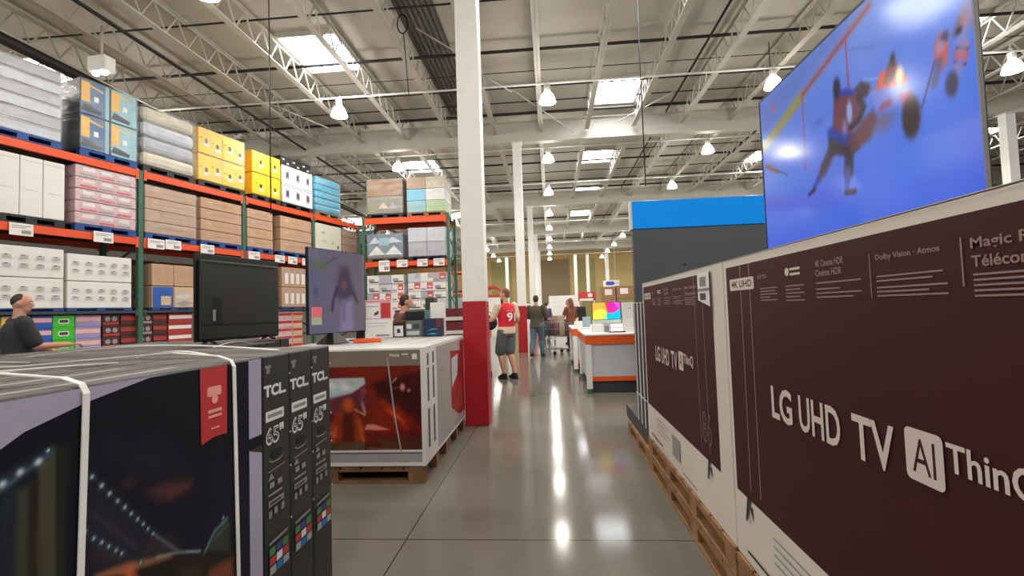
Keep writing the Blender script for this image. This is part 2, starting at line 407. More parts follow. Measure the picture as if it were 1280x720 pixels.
# columns
def column(x, y, h, label, redz=1.5, w=0.14):
    t = thing('column', label, 'column', (x, y, 0), kind='structure')
    mb = MB(); mb.box(-w, w, -w, w, redz if redz else 0, h, PWHITE, 0.008); mb.box(-w-0.05, w+0.05, -w-0.05, w+0.05, h-0.02, h, PWHITE); mb.build('shaft', t)
    if redz:
        mb = MB(); mb.box(-w-0.004, w+0.004, -w-0.004, w+0.004, 0.0, redz, RED, 0.006); mb.build('red_guard', t)['label'] = 'red painted lower part'
    return t
column(-0.925, 5.93, 6.9, 'nearest white square column with red lower half beside the aisle')
column(-0.92, 15.7, 6.9, 'second white column with red base beyond the shopper in red')
column(-0.92, 25.6, 6.9, 'third white column down the aisle', 1.5)
column(-0.92, 35.5, 6.9, 'fourth white column down the aisle', 1.5)
column(-0.92, 45.4, 6.9, 'fifth white column, farthest in the aisle row', 1.5)
column(14.2, 15.7, 6.9, 'white column seen right of the big blue television')
column(14.2, 25.6, 6.9, 'second white column of the right-hand row')
for k, x in enumerate((2.75, 4.0, 6.0, -4.4, -2.9)):
    mb = MB(); mb.box(x-0.16, x+0.16, 50, 50.3, 0, 6.9, PWHITE); tag(mb.build('column'), 'slim white column against the far tan wall, %s built from the left' % ['third', 'fourth', 'fifth', 'first', 'second'][k].replace(' built', ''), 'column', 'slim white columns at the far wall', 'structure')

# skylights
SKYE = mat('skylight_diffuser', (240, 244, 250), 0.5, emit=(240, 244, 250), es=17.0, var=0.0)
k = 0
for (x, y) in SKY_XY:
    k += 1
    o = thing('skylight', 'bright rectangular roof skylight, %s' % ('over the left racks' if x < -1 else 'over the aisle' if x < 5 else 'over the right side'), 'skylight', (x, y, DECKZ), group='skylights %s' % ('over the left racks' if x < -1 else 'over the aisle' if x < 5 else 'over the right side'))
    mb = MB(); mb.box(0.07, 1.43, 0.0, 1.62, -0.03, -0.02, SKYE); mb.build('diffuser', o)
    mb = MB()
    for (a, b2, c, d) in ((0.03, 0.08, -0.03, 1.65), (1.42, 1.47, -0.03, 1.65)): mb.box(a, b2, c, d, -0.12, -0.0, ROOFW)
    for c in (-0.05, 1.62): mb.box(0.03, 1.47, c, c+0.05, -0.12, -0.0, ROOFW)
    mb.build('curb_frame', o)
    mb = MB(); mb.box(0.03, 1.47, 0.52, 0.54, -0.06, -0.031, GREY); mb.box(0.03, 1.47, 1.06, 1.08, -0.06, -0.031, GREY); mb.build('mullion', o)
# lamps
LAMPE = mat('lamp_glass', (255, 252, 245), 0.3, emit=(255, 250, 240), es=7.0, var=0.0)
HOUS = mat('lamp_housing', (222, 220, 214), 0.4)
def lamp(x, y):
    o = thing('high_bay_lamp', '', 'lamp', (x, y, 6.62))
    mb = MB(); mb.lathe([(0.05, 0.27), (0.10, 0.25), (0.15, 0.19), (0.19, 0.09), (0.215, 0.0), (0.20, -0.0), (0.10, 0.02)][::-1], (0, 0, 0), LAMPE, 18); mb.build('glass_bell', o)
    mb = MB(); mb.lathe([(0.02, 0.46), (0.075, 0.45), (0.085, 0.42), (0.085, 0.28), (0.06, 0.26)][::-1], (0, 0, 0), HOUS, 14); mb.build('ballast_housing', o)
    mb = MB(); mb.tube([(0, 0, 0.45), (0, 0, 0.52), (0.03, 0, 0.55), (0, 0.08, 0.57)], 0.008, HOUS, 6); mb.build('hook', o)
    return o
LP = None
ROWN = {-10.85: 'far left', -5.35: 'left', 0.12: 'aisle', 5.65: 'right', 11.1: 'far right'}
for xi, x in enumerate((-10.85, -5.35, 0.12, 5.65, 11.1)):
    for yi, y in enumerate(LAMP_Y):
        if LP is None: o = LP = lamp(x, y)
        else: o = dup(LP); o.location = (x, y, 6.62)
        tag(o, 'glowing white bell lamp under the roof, %s row, %s' % (ROWN[x], ORD[yi-3]+' from the camera' if yi > 2 else ['far', 'well', 'just'][yi]+' behind the camera'), 'lamp', 'high-bay bell lamps')
        ld = bpy.data.lights.new('lamp_light', 'SPOT'); ld.energy = 85; ld.spot_size = math.radians(168); ld.spot_blend = 0.5; ld.color = (1.0, 0.95, 0.88); ld.shadow_soft_size = 0.2
        lo = bpy.data.objects.new('lamp_light', ld); COL.objects.link(lo); lo.location = (0, 0, -0.24); lo.parent = o
        ld = bpy.data.lights.new('bell_glow', 'POINT'); ld.energy = 33; ld.color = (1.0, 0.95, 0.88); ld.shadow_soft_size = 0.26
        lo = bpy.data.objects.new('bell_glow', ld); COL.objects.link(lo); lo.location = (0, 0, -0.26); lo.parent = o
# cords hanging from the roof
for k, (p, z0, z1, lab) in enumerate(((at(337, 100, 1, 8.0), 3.2, 7.7, 'thin black cord hanging from the roof in front of the left rack'), (at(801, 100, 1, 9.0), 3.6, 7.8, 'thin black cord hanging right of the aisle lamps'), (at(960, 40, 1, 11.9), 7.1, 7.7, 'short black cord above the lamp by the big television'))):
    mb = MB(); mb.tube([(p.x, p.y, z0), (p.x, p.y, z1)], 0.012, PIPEB, 6); tag(mb.build('hanging_cable'), lab, 'cord')
p = at(503, 30, 1, 9.4)
mb = MB(); mb.tube([(p.x+0.11*math.cos(a*PI/8), p.y, p.z+0.2*math.sin(a*PI/8)) for a in range(0, 33)], 0.014, PIPEB, 6)
mb.tube([(p.x+0.02, p.y, p.z-0.2), (p.x+0.1, p.y, p.z-1.5)], 0.011, PIPEB, 6); mb.tube([(p.x, p.y, p.z+0.2), (p.x-0.1, p.y, 7.7)], 0.01, PIPEB, 6)
tag(mb.build('cable_coil'), 'coiled black cable hanging under the roof left of the column', 'cable')
p = at(127, 82, 1, 8.6)
o = thing('emergency_light', 'white emergency light box hanging above the left rack', 'light', (p.x, p.y, p.z), -0.1)
mb = MB(); mb.box(-0.2, 0.2, -0.12, 0.12, -0.14, 0.16, PWHITE, 0.02); mb.build('housing', o)
mb = MB()
for q in (-0.1, 0.1): mb.lathe([(0.05, -0.2), (0.06, -0.17), (0.03, -0.13)], (q, -0.03, 0), LAMPE, 12)
mb.build('lamp_head', o)
mb = MB(); mb.tube([(0, 0, 0.15), (0, 0, 0.8)], 0.02, ROOFW, 6); mb.build('stem', o)
# ------------------------------------------------------------------ pallet racks
RK1 = (-7.342, 9.975, math.atan2(0.9707, 0.2403))
RK2 = (0.0, 14.3, 0.0)
def fpt(fr, t, y=0.0, z=0.0):
    c, s = math.cos(fr[2]), math.sin(fr[2])
    return (fr[0]+c*t-s*y, fr[1]+s*t+c*y, z)

def pallet_mb(w, d, h, m, blocks=3, slats=3):
    mb = MB(); t = h*0.14
    for k in range(slats*2+1):                      # top deck boards run across
        pass
    n = max(5, int(w/0.17)); bw = w/n
    for k in range(n): mb.box(k*bw+0.01, (k+1)*bw-0.01, 0, d, h-t, h, m)
    for j in range(3):                              # stringer boards and blocks
        y0 = j*(d-0.1)/2
        mb.box(0, w, y0, y0+0.1, h-2*t, h-t-0.0005, m)
        mb.box(0, w, y0, y0+0.1, 0, t, m)
        for i in range(blocks):
            x0 = i*(w-0.14)/(blocks-1); mb.box(x0, x0+0.14, y0+0.003, y0+0.097, t+0.0005, h-2*t-0.0005, m)
    return mb

def rack(fr, ups, zs, name, label, top, depth=1.1):
    R = thing('pallet_rack', label, 'rack', (fr[0], fr[1], 0), fr[2])
    for u in ups:
        mb = MB()
        for y in (0.0, depth-0.08): mb.box(u-0.045, u+0.045, y, y+0.08, 0, top, GREEN, 0.006)
        for y in (-0.02, depth-0.1): mb.box(u-0.07, u+0.07, y, y+0.12, 0, 0.012, GREEN)
        up = mb.build('upright', R)
        mb = MB(); z = 0.15; f = 0
        while z < top-0.5:
            a, b2 = ((0.06, depth-0.06) if f == 0 else (depth-0.06, 0.06)); mb.bar((u, a, z), (u, b2, z+0.45), 0.03, 0.03, GREEN, (1, 0, 0)); z += 0.45; f ^= 1
        mb.build('lacing', up)
    for (zb, zt, orange) in zs:
        for a, b2 in zip(ups, ups[1:]):
            for y in (-0.005, depth-0.045):
                mb = MB(); mb.box(a+0.046, b2-0.046, y, y+0.05, zb, zt, ORANGE if orange else DARK, 0.004)
                mb.box(a+0.046, a+0.10, y-0.006, y, zb-0.05, zt+0.02, ORANGE if orange else DARK); mb.box(b2-0.10, b2-0.046, y-0.006, y, zb-0.05, zt+0.02, ORANGE if orange else DARK)
                mb.build('beam', R)
            mb = MB(); mb.box(a+0.05, b2-0.05, 0.046, depth-0.046, zt-0.03, zt-0.004, DARK)
            mb.build('deck', R)
    return R
ups1 = (-6.2, -3.86, -1.53, 0.80, 3.12, 5.20)
rack(RK1, ups1, [(4.15, 4.285, 1), (2.845, 2.975, 1), (1.555, 1.60, 0)], 'rack', 'long orange and green pallet rack along the left side of the store', 4.29)
rack(RK2, (-5.66, -3.02), [(4.16, 4.34, 1), (2.84, 2.98, 1)], 'rack', 'short orange and green pallet rack end facing the camera left of the white column', 4.42)

def load(fr, t0, t1, z0, z1, label, rows=2, cols=1, mats=(KRAFT,), depth=1.0, pal=BLUEP, wrap=True, deco=None, group=None, y0=-0.01, cat='pallet load', ph=0.12, bev=0.012, cname='carton', jit=0.0, d2=None):
    R = thing('pallet_load', label, cat, fpt(fr, t0, y0, z0), fr[2], group)
    w = t1-t0
    if pal is not None: pallet_mb(w, depth, ph, pal).build('pallet', R)
    else: ph = 0
    H = (z1-z0-ph)/rows; W = w/cols; k = 0
    for i in range(rows):
        for j in range(cols):
            m = mats[k % len(mats)] if len(mats) != rows else mats[i]
            if callable(getattr(mats, 'pick', None)): m = mats.pick(i, j)
            k += 1
            jx = random.uniform(-jit, jit); mb = MB()
            mb.box(j*W+0.004, (j+1)*W-0.004, 0.012+abs(jx), depth-0.01, ph+i*H+0.004, ph+(i+1)*H-0.007, m, bev)
            c = mb.build(cname, R)
            if deco:
                sh = deco(j*W+0.02, (j+1)*W-0.02, ph+i*H+0.015, ph+(i+1)*H-0.02, i, j)
                if sh: art('print', c, sh, y=0.010+abs(jx))
    if wrap:
        mb = MB(); mb.box(-0.008, w+0.008, -0.008, depth, ph+0.01 if ph else 0.0, z1-z0+0.008, WRAP, 0.02)
        mb.build('stretch_film', R)
    return R

# palette for goods
GW = mat('grey_white_goods', (196, 200, 208), 0.5, var=0.06)
GW2 = mat('pale_grey_goods', (172, 174, 182), 0.5, var=0.08)
TOOLY = mat('tool_box_yellow', (232, 178, 52), 0.5); TOOLB = mat('tool_box_blue', (66, 106, 150), 0.5); TOOLD = mat('tool_box_dark', (58, 62, 66), 0.5); TEAL = mat('pale_teal', (140, 186, 196), 0.5)
CREAM = mat('cream_goods', (206, 196, 172), 0.6, var=0.08)
DOGY = mat('yellow_pet_box', (250, 196, 14), 0.45, var=0.03); DOGB = mat('pet_box_print', (80, 50, 22), 0.5); DOGW = mat('pet_box_white', (240, 226, 196), 0.5)
CYAN = mat('cyan_wrap', (44, 158, 190), 0.4, var=0.2, scale=14); PINKW = mat('pink_white_pack', (214, 176, 180), 0.5, var=0.2, scale=22); PINKR = mat('pink_red_print', (206, 76, 92), 0.5)
GREYP = mat('soft_grey_print', (150, 146, 148), 0.6); BLUEPR = mat('blue_print', (34, 88, 168), 0.5); BEIGE = mat('beige_print', (202, 178, 148), 0.6)
GRN = mat('bright_green_case', (62, 186, 48), 0.45); PNK = mat('pale_pink_case', (234, 178, 170), 0.5); LAV = mat('lavender_case', (150, 142, 184), 0.5); BLU = mat('blue_case', (44, 86, 176), 0.5)
BRN = mat('dark_brown_case', (72, 34, 28), 0.5, var=0.2, scale=20); BRNR = mat('case_red_stripe', (170, 52, 52), 0.5); YEL = mat('yellow_case', (226, 206, 40), 0.5); REDC = mat('red_case', (196, 52, 48), 0.5)

def deco_grey(a, b, c, d, i, j): return [('r', a, b, d-0.02, d, GREYP)]
def deco_tool(a, b, c, d, i, j):
    w, h = b-a, d-c
    return [('r', a, b, c, d, TOOLB if j == 0 else TEAL), ('r', a, a+w*0.30, c+h*0.35, d-h*0.05, TOOLY), ('p', [(a+w*0.30, d-h*0.1), (a+w*0.8, d-h*0.2), (a+w*0.8, d-h*0.24), (a+w*0.30, d-h*0.16)], TOOLY),
            ('p', [(a+w*0.1, c+h*0.30), (a+w*0.75, c+h*0.16), (a+w*0.7, c+h*0.05), (a, c+h*0.08)], TOOLD), ('r', a+w*0.45, a+w*0.62, c+h*0.42, c+h*0.58, WHITE), ('r', a+w*0.86, b, c, d, TEAL)]
def deco_dog(a, b, c, d, i, j):
    w, h = b-a, d-c; L = []
    n = max(1, int(round(w/0.36)))
    for q in range(n):
        x = a+w*(q+0.62)/n; z = c+h*(0.34+0.1*((q+i) % 2))
        L += [('p', [(x-0.07, z-0.07), (x+0.07, z-0.08), (x+0.075, z-0.01), (x+0.03, z+0.03), (x-0.04, z+0.02)], DOGW), ('p', [(x-0.035, z+0.0), (x+0.03, z+0.0), (x+0.035, z+0.08), (x, z+0.11), (x-0.045, z+0.08)], DOGB), ('r', x-0.16, x-0.10, z+0.09, z+0.105, DOGB)]
    L.append(('r', a, b, c, c+0.008, DOGB))
    return L
def deco_printer(a, b, c, d, i, j):
    w, h = b-a, d-c
    return [('r', a+w*0.3, a+w*0.7, c+h*0.25, d-h*0.25, GREYP), ('r', a+w*0.38, a+w*0.62, c+h*0.35, d-h*0.35, DARK), ('r', a, b, d-h*0.1, d-h*0.04, LAV)]
PSOFT = mat('pale_picture_grey', (186, 182, 180), 0.6)
def deco_small(a, b, c, d, i, j):
    w, h = b-a, d-c; L = []
    for q in range(5):
        for r_ in range(2):
            x = a+w*(q+0.28)/5; z = c+h*(0.42+0.30*r_-0.1)
            L += [('r', x, x+w*0.1, z, z+h*0.11, PSOFT), ('r', x+w*0.02, x+w*0.06, z+h*0.08, z+h*0.11, DARK), ('r', x-w*0.02, x+w*0.11, z-h*0.05, z-h*0.03, LGREY)]
    return L
def deco_line(a, b, c, d, i, j):
    return [('r', a+(b-a)*0.3, a+(b-a)*0.75, c+(d-c)*0.5, c+(d-c)*0.53, TAPE), ('r', a+(b-a)*0.1, a+(b-a)*0.25, c+(d-c)*0.62, c+(d-c)*0.72, BEIGE)]
def deco_fridge(a, b, c, d, i, j):
    w, h = b-a, d-c
    return [('r', a+w*0.2, a+w*0.36, c+h*0.72, c+h*0.77, GREYP), ('l', [(a+w*0.2, c+h*0.5), (a+w*0.4, c+h*0.5)], 0.012, GREYP), ('l', [(a+w*0.22, c+h*0.45), (a+w*0.4, c+h*0.45)], 0.012, GREYP), ('p', [(a+w*0.55, c+h*0.4), (a+w*0.65, c+h*0.55), (a+w*0.75, c+h*0.5), (a+w*0.7, c+h*0.4)], BEIGE), ('r', a+w*0.84, a+w*0.9, c+h*0.3, c+h*0.4, DARK)]
def deco_pink(a, b, c, d, i, j):
    w, h = b-a, d-c; L = []
    for q in range(3): L += [('r', a+w*(0.1+0.3*q), a+w*(0.3+0.3*q), c+h*0.55, d-h*0.1, WHITE), ('r', a+w*(0.06+0.3*q), a+w*(0.33+0.3*q), c+h*0.1, c+h*0.3, PINKR if (q+i) % 2 else GREYP)]
    return L
def deco_bottles(a, b, c, d, i, j):
    w, h = b-a, d-c; L = []
    for q in range(4):
        x = a+w*(0.1+0.22*q); L += [('r', x, x+w*0.13, c+h*0.15, c+h*0.72, WHITE), ('r', x+w*0.03, x+w*0.1, c+h*0.72, c+h*0.85, LAV)]
    return L

BK1 = 'loads on the upper level of the left rack'; BK2 = 'loads on the middle level of the left rack'; BK3 = 'loads on the lower shelf of the left rack'
ZU, ZM, ZL = 4.29, 2.98, 1.605
load(RK1, -5.05, -3.95, ZU, 5.6, 'grey wrapped stack cut by the left picture edge, top level', 6, 1, (GW, GW2), group=BK1)
load(RK1, -3.8, -2.80, ZU, 5.6, 'tall grey film-wrapped stack of flat layers on the top rack level', 6, 1, (GW, GW2), deco=deco_grey, group=BK1)
load(RK1, -2.54, -1.60, ZU, 5.66, 'wrapped boxes with yellow, blue and dark pictures on top level', 2, 2, (TOOLD,), deco=deco_tool, group=BK1, bev=0.006)
load(RK1, -1.50, -0.43, ZU, 5.6, 'bulging cream and grey sacks wrapped in film on top level', 4, 1, (CREAM, GW2, GW, CREAM), group=BK1, bev=0.09, pal=BLACKP, cname='sack_layer')
load(RK1, -0.36, 0.82, ZU, 5.58, 'wide stack of yellow pet food boxes on top level', 2, 2, (DOGY,), deco=deco_dog, group=BK1, pal=BLACKP, wrap=True)
load(RK1, 1.03, 1.92, ZU, 5.5, 'narrower stack of yellow pet food boxes beside the wide one', 2, 2, (DOGY,), deco=deco_dog, group=BK1, pal=BLACKP, wrap=False)
load(RK1, 1.98, 3.10, ZU, 5.40, 'white cartons with small dark machine pictures on top level', 2, 3, (WHITE,), deco=deco_printer, group=BK1, pal=BLACKP, wrap=False)
R = load(RK1, 3.22, 4.30, ZU, 5.42, 'cyan film-wrapped stack at the far end of top level', 5, 1, (CYAN,), group=BK1, pal=WOOD, bev=0.04)
load(RK1, -3.62, -2.74, ZM, 4.06, 'large plain white cartons on the middle rack level', 1, 3, (WHITE,), group=BK2, wrap=False, pal=BLACKP, bev=0.01, deco=lambda a, b, c, d, i, j: [('r', a, b, d-0.06, d-0.055, GREYP), ('r', a+0.05, b-0.05, c+0.4, c+0.405, GREYP)])
load(RK1, -4.9, -3.97, ZM, 4.05, 'white cartons on the middle level at the left picture edge', 1, 2, (WHITE,), group=BK2, wrap=False, pal=BLACKP)
load(RK1, -2.60, -1.62, ZM, 4.12, 'film-wrapped pink and white packs on the middle rack level', 5, 1, (PINKW,), group=BK2, deco=deco_pink)
load(RK1, -1.46, -0.41, ZM, 4.04, 'shiny wrapped tan cartons, first right of the near green upright', 4, 1, (KRAFT,), group=BK2, deco=deco_line)
load(RK1, -0.31, 0.73, ZM, 4.05, 'tan cartons, second right of the near green upright', 4, 1, (KRAFT,), group=BK2, wrap=False, deco=deco_line)
load(RK1, 0.88, 1.66, ZM, 4.04, 'narrow stack of tan cartons, third right of the near upright', 4, 1, (KRAFT,), group=BK2, wrap=False, deco=deco_line)
load(RK1, 1.90, 3.04, ZM, 4.04, 'tan cartons, fourth right of the near upright beside white carton', 3, 1, (KRAFT,), group=BK2, wrap=False, deco=deco_line)
load(RK1, 3.20, 4.32, ZM, 4.07, 'single big white carton on the middle level far end', 1, 1, (mat('offwhite_carton', (208, 206, 188), 0.6, var=0.03),), group=BK2, wrap=False, deco=deco_fridge, cname='appliance_carton')
load(RK1, 4.42, 5.10, ZM, 4.05, 'dull brown wrapped load at the far end of the left rack', 4, 1, (KRAFTD,), group=BK2)
load(RK1, -4.9, -3.92, ZL, 2.64, 'white cartons with small pictures at the left picture edge', 2, 1, (WHITE,), group=BK3, ph=0.045, wrap=False, deco=deco_small)
load(RK1, -3.80, -2.74, ZL, 2.63, 'white cartons with rows of small grey pictures above the man', 2, 1, (WHITE,), group=BK3, ph=0.045, wrap=False, deco=deco_small)
load(RK1, -2.70, -1.69, ZL, 2.58, 'neater white cartons with picture rows right of the similar stack', 2, 1, (WHITE,), group=BK3, ph=0.045, wrap=False, deco=deco_small)
def deco_c3(a, b, c, d, i, j):
    w, h = b-a, d-c
    if i == 0 and j == 0: return [('r', a, b, c, d, BLUEPR), ('r', a+w*0.4, a+w*0.9, c+h*0.1, c+h*0.55, BEIGE)]
    if i == 0: return [('r', a, b, c, d, BEIGE), ('p', [(a, c+h*0.5), (a+w*0.4, c+h*0.7), (b, c+h*0.6), (a+w*0.5, c+h*0.4)], LGREY), ('p', [(a, c+h*0.15), (a+w*0.5, c+h*0.35), (b, c+h*0.2), (a+w*0.4, c+h*0.05)], GREYP)]
    return [('r', a, b, c, c+0.02, BEIGE)]
load(RK1, -1.33, -0.46, ZL, 2.52, 'tan cartons over blue and beige printed boxes on lower shelf', 2, 2, (KRAFT,), group=BK3, ph=0.045, wrap=False, deco=deco_c3)
load(RK1, 0.9, 1.80, ZL, 2.7, 'tan printed cartons beside the dark back of the television', 2, 2, (KRAFT, BEIGE), group=BK3, ph=0.045, wrap=False, deco=deco_bottles)
load(RK1, 1.93, 2.86, ZL, 2.70, 'tan cartons printed with white bottles between the two televisions', 2, 1, (KRAFT,), group=BK3, ph=0.045, wrap=False, deco=deco_bottles)
# back row behind, seen through the gaps
for k, (zz, hh) in enumerate(((ZL, 1.1), (ZM, 0.95))):
    for q in range(7):
        t0 = -3.8+1.16*q
        load(RK1, t0, t0+1.04, zz, zz+hh, 'brown load in the back row, %s level, %s from the left' % (('lower', 'middle')[k], ORD[q]), 2, 1, (KRAFTD,), wrap=False, group='back row loads of the left rack', y0=1.15)
# cases standing on the floor under the rack
def case_proto(w, h, d, base, band, name='drink_case', extra=None):
    o = MB().box(0, w, 0, d, 0, h, base, 0.006).build(name)
    if band is not None:
        sh = [('r', 0.012, w-0.012, h*0.45, h*0.8, band)]
        if extra == 'label': sh = [('rr', w*0.25, w*0.75, h*0.3, h*0.7, 0.02, WHITE), ('rr', w*0.3, w*0.7, h*0.38, h*0.62, 0.012, DARK)]
        if extra == 'can': sh = [('r', 0.01, w-0.01, h*0.1, h*0.3, band), ('c', w*0.3, h*0.6, 0, h*0.22, GREYP), ('c', w*0.7, h*0.6, 0, h*0.22, GREYP)]
        art('print', o, sh, y=-0.0005)
    return o
STK = [(-4.15, 0.32, YEL, DARK, 'yellow', None), (-3.82, 0.32, YEL, DARK, 'yellow', None), (-3.49, 0.34, BEIGE, DOGY, 'beige', None), (-3.13, 0.27, BLU, PNK, 'blue and pink', None), (-2.85, 0.30, GRN, WHITE, 'bright green', 'label'), (-2.54, 0.39, LAV, PNK, 'lavender and pink', None),
       (-2.13, 0.28, BRN, BRNR, 'dark brown', 'can'), (-1.84, 0.28, BRN, BRNR, 'dark brown', None), (-1.55, 0.28, BRN, GREYP, 'dark brown', 'can'), (-1.26, 0.27, BRN, BRNR, 'brown and red', None), (-0.96, 0.50, BRNR, WHITE, 'red and white', None), (0.2, 0.5, KRAFT, WHITE, 'tan and white', None), (1.30, 0.44, PINKW, REDC, 'white and pink', None), (1.79, 0.55, PINKW, BRNR, 'pink striped', None), (2.36, 0.36, BEIGE, REDC, 'beige', None)]
for si, (t0, w, base, band, cn, ex) in enumerate(STK):
    pr = case_proto(w, 0.200, 0.55, base, band, extra=ex)
    o = pallet_mb(w, 0.6, 0.12, WOOD).build('small_pallet'); o.location = fpt(RK1, t0, 0.05, 0); o.rotation_euler = (0, 0, RK1[2])
    tag(o, 'pallet under the stack of %s cases, %s stack from the left' % (cn, ORD[si]), 'pallet', 'pallets under the case stacks')
    for l in range(7):
        c = pr if l == 0 else dup(pr)
        c.location = fpt(RK1, t0+random.uniform(-0.006, 0.006), 0.06+random.uniform(0, 0.02), 0.1205+0.203*l); c.rotation_euler = (0, 0, RK1[2])
        tag(c, '%s case under the left rack, %s stack from left, %s from the bottom' % (cn, ORD[si], ORD[l]), 'case', '%s cases' % cn)
# price signs on the beams
psm = mat('price_sign_card', (232, 228, 224), 0.5, var=0.02); pst = mat('sign_print_grey', (150, 140, 140), 0.6)
def price_sign(fr, t, z, w, h, label, group, y=-0.03):
    o = MB().box(0, w, -0.004, 0.004, 0, h, psm).build('price_sign'); o.location = fpt(fr, t, y, z); o.rotation_euler = (0, 0, fr[2])
    art('print', o, [('r', w*0.1, w*0.9, h*0.75, h*0.82, pst), ('r', w*0.1, w*0.7, h*0.6, h*0.66, pst), ('r', w*0.5, w*0.9, h*0.15, h*0.45, pst)], y=-0.0045)
    tag(o, label, 'sign', group)
for q, (t, w, z) in enumerate([(-3.46, 0.29, 2.78), (-2.34, 0.31, 2.81), (-1.43, 0.32, 2.80), (-1.09, 0.32, 2.82), (-0.34, 0.32, 2.82), (0.88, 0.33, 2.80), (1.68, 0.32, 2.79), (2.12, 0.32, 2.79), (2.62, 0.3, 2.79)]):
    price_sign(RK1, t, z, w, 0.19, 'white price sign on the lower orange beam, %s from the left' % ORD[q], 'price signs on the left rack', y=-0.035)
for q, (t, w) in enumerate([(-5.18, 0.34), (-4.62, 0.34), (-3.98, 0.32), (-3.48, 0.34)]):
    price_sign(RK2, t, 2.68 if q == 0 else 2.80, w, 0.34 if q == 0 else 0.22, 'white price sign on the back rack beam, %s from the left' % ORD[q], 'price signs on the back rack', y=-0.035)
# back rack loads
BG = 'loads on the back rack'
SOFTR = mat('soft_red_print', (206, 92, 84), 0.5)
def deco_mix(a, b, c, d, i, j):
    w, h = b-a, d-c; r_ = random.random()
    if r_ < 0.35: return [('r', a+w*0.5, b, c+h*0.2, d, SOFTR), ('r', a+w*0.6, a+w*0.9, c+h*0.4, c+h*0.6, WHITE), ('r', a, a+w*0.4, c+h*0.1, c+h*0.3, GREYP)]
    if r_ < 0.65: return [('r', a+w*0.1, a+w*0.6, c+h*0.2, c+h*0.6, GREYP), ('r', a+w*0.2, b, c+h*0.1, c+h*0.25, DARK)]
    return [('r', a+w*0.6, b, c+h*0.4, d, GW2)]
def deco_tl(a, b, c, d, i, j):
    w, h = b-a, d-c
    if i == 1: return None
    return [('r', a, b, c, d, mat('dull_print', (128, 124, 108), 0.6)), ('p', [(a+w*0.3, c+h*0.3), (a+w*0.45, c+h*0.7), (a+w*0.6, c+h*0.3)], BEIGE), ('p', [(a+w*0.6, c+h*0.3), (a+w*0.72, c+h*0.7), (a+w*0.85, c+h*0.25)], GREYP), ('r', a, a+w*0.25, c+h*0.1, c+h*0.5, OLIVE)]
load(RK2, -5.53, -4.39, 4.345, 5.55, 'brown carton over dull printed boxes on top of the back rack', 2, 1, (KRAFTD,), deco=deco_tl, group=BG, wrap=True, pal=BLACKP)
load(RK2, -4.27, -3.09, 4.345, 5.55, 'wrapped cyan, white and green boxes on top of the back rack', 3, 2, (TEAL, mat('pale_green_box', (170, 196, 150), 0.5), mat('sky_box', (110, 190, 220), 0.5), WHITE, KRAFT, CREAM), group=BG, pal=WOOD)
def deco_pil(a, b, c, d, i, j):
    w, h = b-a, d-c
    return [('p', [(a+w*0.03, c+h*0.6), (a+w*0.2, c+h*0.9), (a+w*0.4, c+h*0.62)], GW), ('p', [(a+w*0.5, c+h*0.6), (a+w*0.7, c+h*0.9), (b, c+h*0.65)], GW), ('p', [(a, c+h*0.1), (a+w*0.25, c+h*0.5), (a+w*0.5, c+h*0.12)], WHITE), ('p', [(a+w*0.5, c+h*0.12), (a+w*0.75, c+h*0.5), (b, c+h*0.1)], WHITE), ('rr', a+w*0.32, a+w*0.62, c+h*0.5, c+h*0.85, 0.03, TEAL)]
load(RK2, -5.54, -4.42, 2.985, 3.85, 'wrapped tray of blue and white bedding packs on the back rack', 1, 1, (mat('slate_pack', (104, 124, 138), 0.6, var=0.2),), deco=deco_pil, group=BG, pal=WOODD)
load(RK2, -4.26, -3.10, 2.985, 3.99, 'two by two grey-white wrapped packs on the back rack', 2, 2, (GW2, GW), group=BG, pal=BLACKP)
load(RK2, -5.58, -4.43, 0, 2.58, 'stack of small white and red boxes, left bay of the back rack', 9, 3, (WHITE, GW, WHITE, WHITE, GW2, WHITE, WHITE), deco=deco_mix, group=BG, pal=WOOD, wrap=False, bev=0, jit=0.03)
load(RK2, -4.30, -3.12, 0, 2.60, 'stack of small white and red boxes, right bay of the back rack', 9, 3, (WHITE, WHITE, WHITE, GW, WHITE, GW2, WHITE), deco=deco_mix, group=BG, pal=WOOD, wrap=False, bev=0, jit=0.03)

for k in range(3):
    o = MB().box(0, 0.36, 0, 0.5, 0, 0.26, BLACK, 0.02).build('black_machine_box'); o.location = fpt(RK1, 2.0+0.37*k, 0.05, 5.405); o.rotation_euler = (0, 0, RK1[2])
    art('print', o, [('r', 0.05, 0.12, 0.14, 0.18, LGREY), ('r', 0.2, 0.27, 0.05, 0.09, LGREY)], y=-0.0005)
    tag(o, 'black box lying on the white machine cartons at rack top, %s from the left' % ORD[k], 'box', 'black boxes on the rack top')
